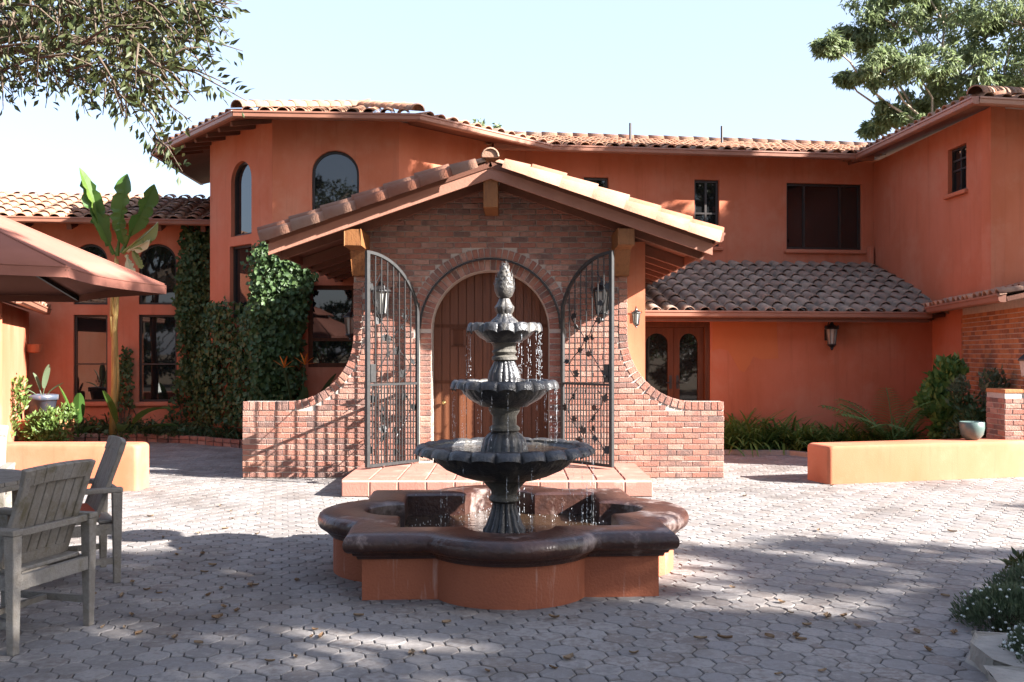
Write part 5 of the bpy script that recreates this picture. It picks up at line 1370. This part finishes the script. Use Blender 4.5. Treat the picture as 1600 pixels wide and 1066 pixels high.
for a, b in tw:
    m1 = a.lerp(b, .5) + Vector((0, 0, .05)); lm.tube([a, m1, b], [.011, .007, .003], 4)
    n = max(8, int((b-a).length/.020)); sidep = (b-a).cross(Vector((0, 1, .2))).normalized()
    for k in range(n):
        f = (k + random.random())/n; p = a.lerp(m1, f*2) if f < .5 else m1.lerp(b, f*2-1)
        # small side twigs carry most leaves
        sg = random.choice((-1, 1)); off = sidep*sg*random.uniform(0, .09)
        CC.append(tuple(p + off)); DD.append(tuple((b-a).normalized()*.7 + sidep*sg*.8))
limb0 = Vector((-8.2, 6.6, 3.4))
for tgt in ((-60, 40), (80, 30), (180, 60), (240, 20), (120, -60), (280, 60)):
    e = at(*tgt, 7.6); p, r = limb_tree(OK, limb0, e, .09, .015, BARK, .10); lm.tube(p, r, 6)
build(lm, 'limbs', BARK, OK, smooth=True)
leaves('crown', np.array(CC), LF_OAK, OK, .072, .030, np.array(DD))
C = np.concatenate([blob((-6.4, 7.2, 4.9), (1.5, 1.6, .9), 5200, .1), blob((-8.4, 6.4, 5.6), (2.2, 2.2, 1.3), 6000, .1)])
C = np.concatenate([C] + [blob((random.uniform(-7.5, 2.5), random.uniform(-4.5, 3.2), random.uniform(5.6, 7.6)), (1.3, 1.3, .6), 420, .1) for _ in range(18)])  # overhead blobs added out of view to cut sky light on the foreground
keep = (C[:, 1] < .3) | (CX + FPX*C[:, 0]/C[:, 1] < 20)
leaves('outer_crown', C[keep], LF_OAK, OK, .13, .065)
lm2 = MB()  # unseen limbs added to carry the overhead blobs
for tgt in ((-6, 1.5, 6.4), (-3, 2, 6.5), (0, 1, 6.6), (-5, -2.5, 6.6), (-1, -3, 6.8), (2, -1, 6.6)):
    p, r = limb_tree(OK, (-8.2, 6.6, 3.4), tgt, .16, .03, BARK, .12); lm2.tube(p, r, 6)
build(lm2, 'high_limbs', BARK, OK, smooth=True)
# trees right of and behind the camera: their crowns throw the dappled shade over the foreground
def ring_clumps(c, R_, n, r, flat=.7):
    out = []
    for k in range(n):
        d = rand_unit(1)[0]; f = random.uniform(.35, 1.0); out.append(((c[0]+d[0]*R_*f, c[1]+d[1]*R_*f, c[2]+d[2]*R_*flat*f), r*random.uniform(.75, 1.25)))
    return out
RNG = np.random.default_rng(21); random.seed(21)
def shade(gx, gy, h, rr, n, lab, npc=440, cl=1.2):
    t = h/1.127; c = (gx + 2*t, gy - .80*t, h)
    crown_tree('shade_tree', lab, (c[0], c[1], -.05), ring_clumps(c, rr, n, cl), npc, LF_OAK, BARK, .20, .5, .28, fork=(c[0], c[1], h*.55), group='shade trees round the courtyard')
shade(.2, 5.0, 8.5, 3.0, 34, 'broad shade tree standing right of the courtyard, outside the picture')
shade(-5.2, 5.6, 8.0, 2.6, 28, 'round shade tree just right of the paving, behind the camera')
shade(4.8, 5.0, 7.0, 2.5, 26, 'wide shade tree farthest right of the courtyard')
shade(0, 1.2, 6.0, 3.0, 26, 'shade tree behind the camera on the right')
shade(8.0, 8.9, 6.0, 1.9, 9, 'light crowned small shade tree beyond the right edge', 260, .7)
for i, (x, y, h, rr) in enumerate(((-10, -15, 10.5, 6.0), (2.0, -18, 12.0, 6.5), (-17, -4, 8.5, 4.5))):
    crown_tree('garden_tree', ['garden tree behind the camera on the left', 'tall garden tree straight behind the camera', 'garden tree far left of the courtyard'][i], (x, y, -.05), ring_clumps((x, y, h), rr, 30, 2.0, .85), 520, LF_OAK, BARK, .40, .55, .3, fork=(x, y, h*.5), group='garden trees behind the camera')

tgt = [((random.uniform(.3, 6.0), random.uniform(3.2, 4.5)), 'f') for _ in range(30)] + [((random.uniform(-4.0, -1.9), random.uniform(3.4, 4.5)), 't') for _ in range(14)] + [((random.uniform(-1.9, .2), random.uniform(3.5, 4.6)), 'r') for _ in range(12)] + [((random.uniform(2.0, 4.3), random.uniform(.5, 1.9)), 'd') for _ in range(30)]  # spots on front, tower and door that the added tree is to shade
cl = []
for (x, z), k in tgt:
    y = {'f': 19.2 + .14*(x-4.33), 't': 16.35, 'r': 18.6 + (x-.2)*1.03, 'd': 16.45}[k]
    t = max(random.uniform(4.2, 5.4), (8.6-x)/2); cl.append(((x+2*t, y-.80*t, z+1.127*t), .55 if k != 'd' else .42))  # each clump pushed from its spot towards the sun
crown_tree('tall_tree', 'tall tree standing against the right wing, out of the picture', (12.2, 13.4, -.05), cl, 330, LF_OAK, BARK, .20, .5, .26, fork=(12.2, 13.4, 5.0))  # added out of view, crown shaped to shade front, tower and door
for i, (x, y) in enumerate(((14.5, -8.5), (18.5, -6.5), (21.5, -2.5))):  # shrubs added out of view to fill the window reflections
    crown_tree('tall_shrub', ['tall screening shrub under the shade trees, nearest the camera', 'tall screening shrub under the shade trees, middle one', 'tall screening shrub under the shade trees, farthest right'][i], (x, y, -.05), ring_clumps((x, y, 2.2), 2.6, 14, 1.5, .75), 480, LF_SHRUB, BARK, .26, .5, .1, fork=(x, y, .8), cat='shrub', group='screening shrubs behind the camera')
for i, x in enumerate((-15, -9.5, -4, 2, 7.5, 13)):  # more unseen shrubs, added so the panes reflect foliage below the crowns
    lab = ['far left', 'left, under the garden tree', 'left of centre', 'centre, under the tall garden tree', 'right of centre', 'far right'][i]
    crown_tree('tall_shrub', 'tall screening shrub behind the camera, ' + lab, (x, -14.5 + (i % 2)*1.5, -.05), ring_clumps((x, -14 + (i % 2)*1.5, 2.4), 2.6, 12, 1.5, .7), 420, LF_SHRUB, BARK, .26, .5, .1, fork=(x, -14 + (i % 2)*1.5, .8), cat='shrub', group='screening shrubs behind the camera')
# ================================================================= FALLEN LEAVES
fl_me = []
for k in range(4):
    mb = MB(); L, w = random.uniform(.045, .075), random.uniform(.02, .04); cu = random.uniform(.002, .010)
    n = 5; vs = []
    for i in range(n+1):
        t = i/n; ww = w*(4*(t+.02)*(1.02-t))**.7; vs += [(L*t, -ww/2, .004 + cu*(2*t-1)**2 + .008), (L*t, 0, .003 + cu*(2*t-1)**2), (L*t, ww/2, .004 + cu*(2*t-1)**2 + .010)]
    fs = []
    for i in range(n): fs += [(i*3, i*3+1, i*3+4, i*3+3), (i*3+1, i*3+2, i*3+5, i*3+4)]
    mb.add(vs, fs); fl_me.append(mb.mesh('fallen_leaf', LF_DRY))
spots = [(313, 895), (330, 930), (205, 910), (345, 920), (353, 952), (367, 958), (393, 919), (405, 915), (207, 964), (278, 869), (255, 841), (281, 860), (318, 868), (405, 835), (365, 812), (360, 799), (445, 740), (405, 803), (485, 998), (499, 1000), (474, 954), (463, 910), (500, 903), (487, 985), (463, 1030), (303, 1006), (275, 996), (420, 861), (1110, 640+140), (1430, 800), (1240, 960), (1290, 968), (1345, 984), (1428, 987), (1105, 1000), (1195, 995), (1300, 760), (1167, 776), (690, 975), (1065, 905), (1072, 897), (240, 808), (235, 922)]
for k in range(40): spots.append((random.uniform(150, 1500), random.uniform(790, 1060)))
for k, (x, y) in enumerate(spots):
    g_ = ground_pt(x, y)
    if abs(g_.x-FC.x) < 1.32 and abs(g_.y-FC.y) < 1.32: continue
    o = link('fallen_leaf', random.choice(fl_me), None, Matrix.Translation((g_.x, g_.y, .001)) @ Matrix.Rotation(random.uniform(0, 6.28), 4, 'Z') @ Matrix.Rotation(random.uniform(-.2, .2), 4, 'X') @ Matrix.Scale(random.uniform(.7, 1.25), 4))
    tag(o, 'curled dry brown leaf lying on the grey pavers', 'fallen leaf', 'dry leaves scattered over the paving')

for o in list(bpy.data.objects):
    if '_w' in o: del o['_w']
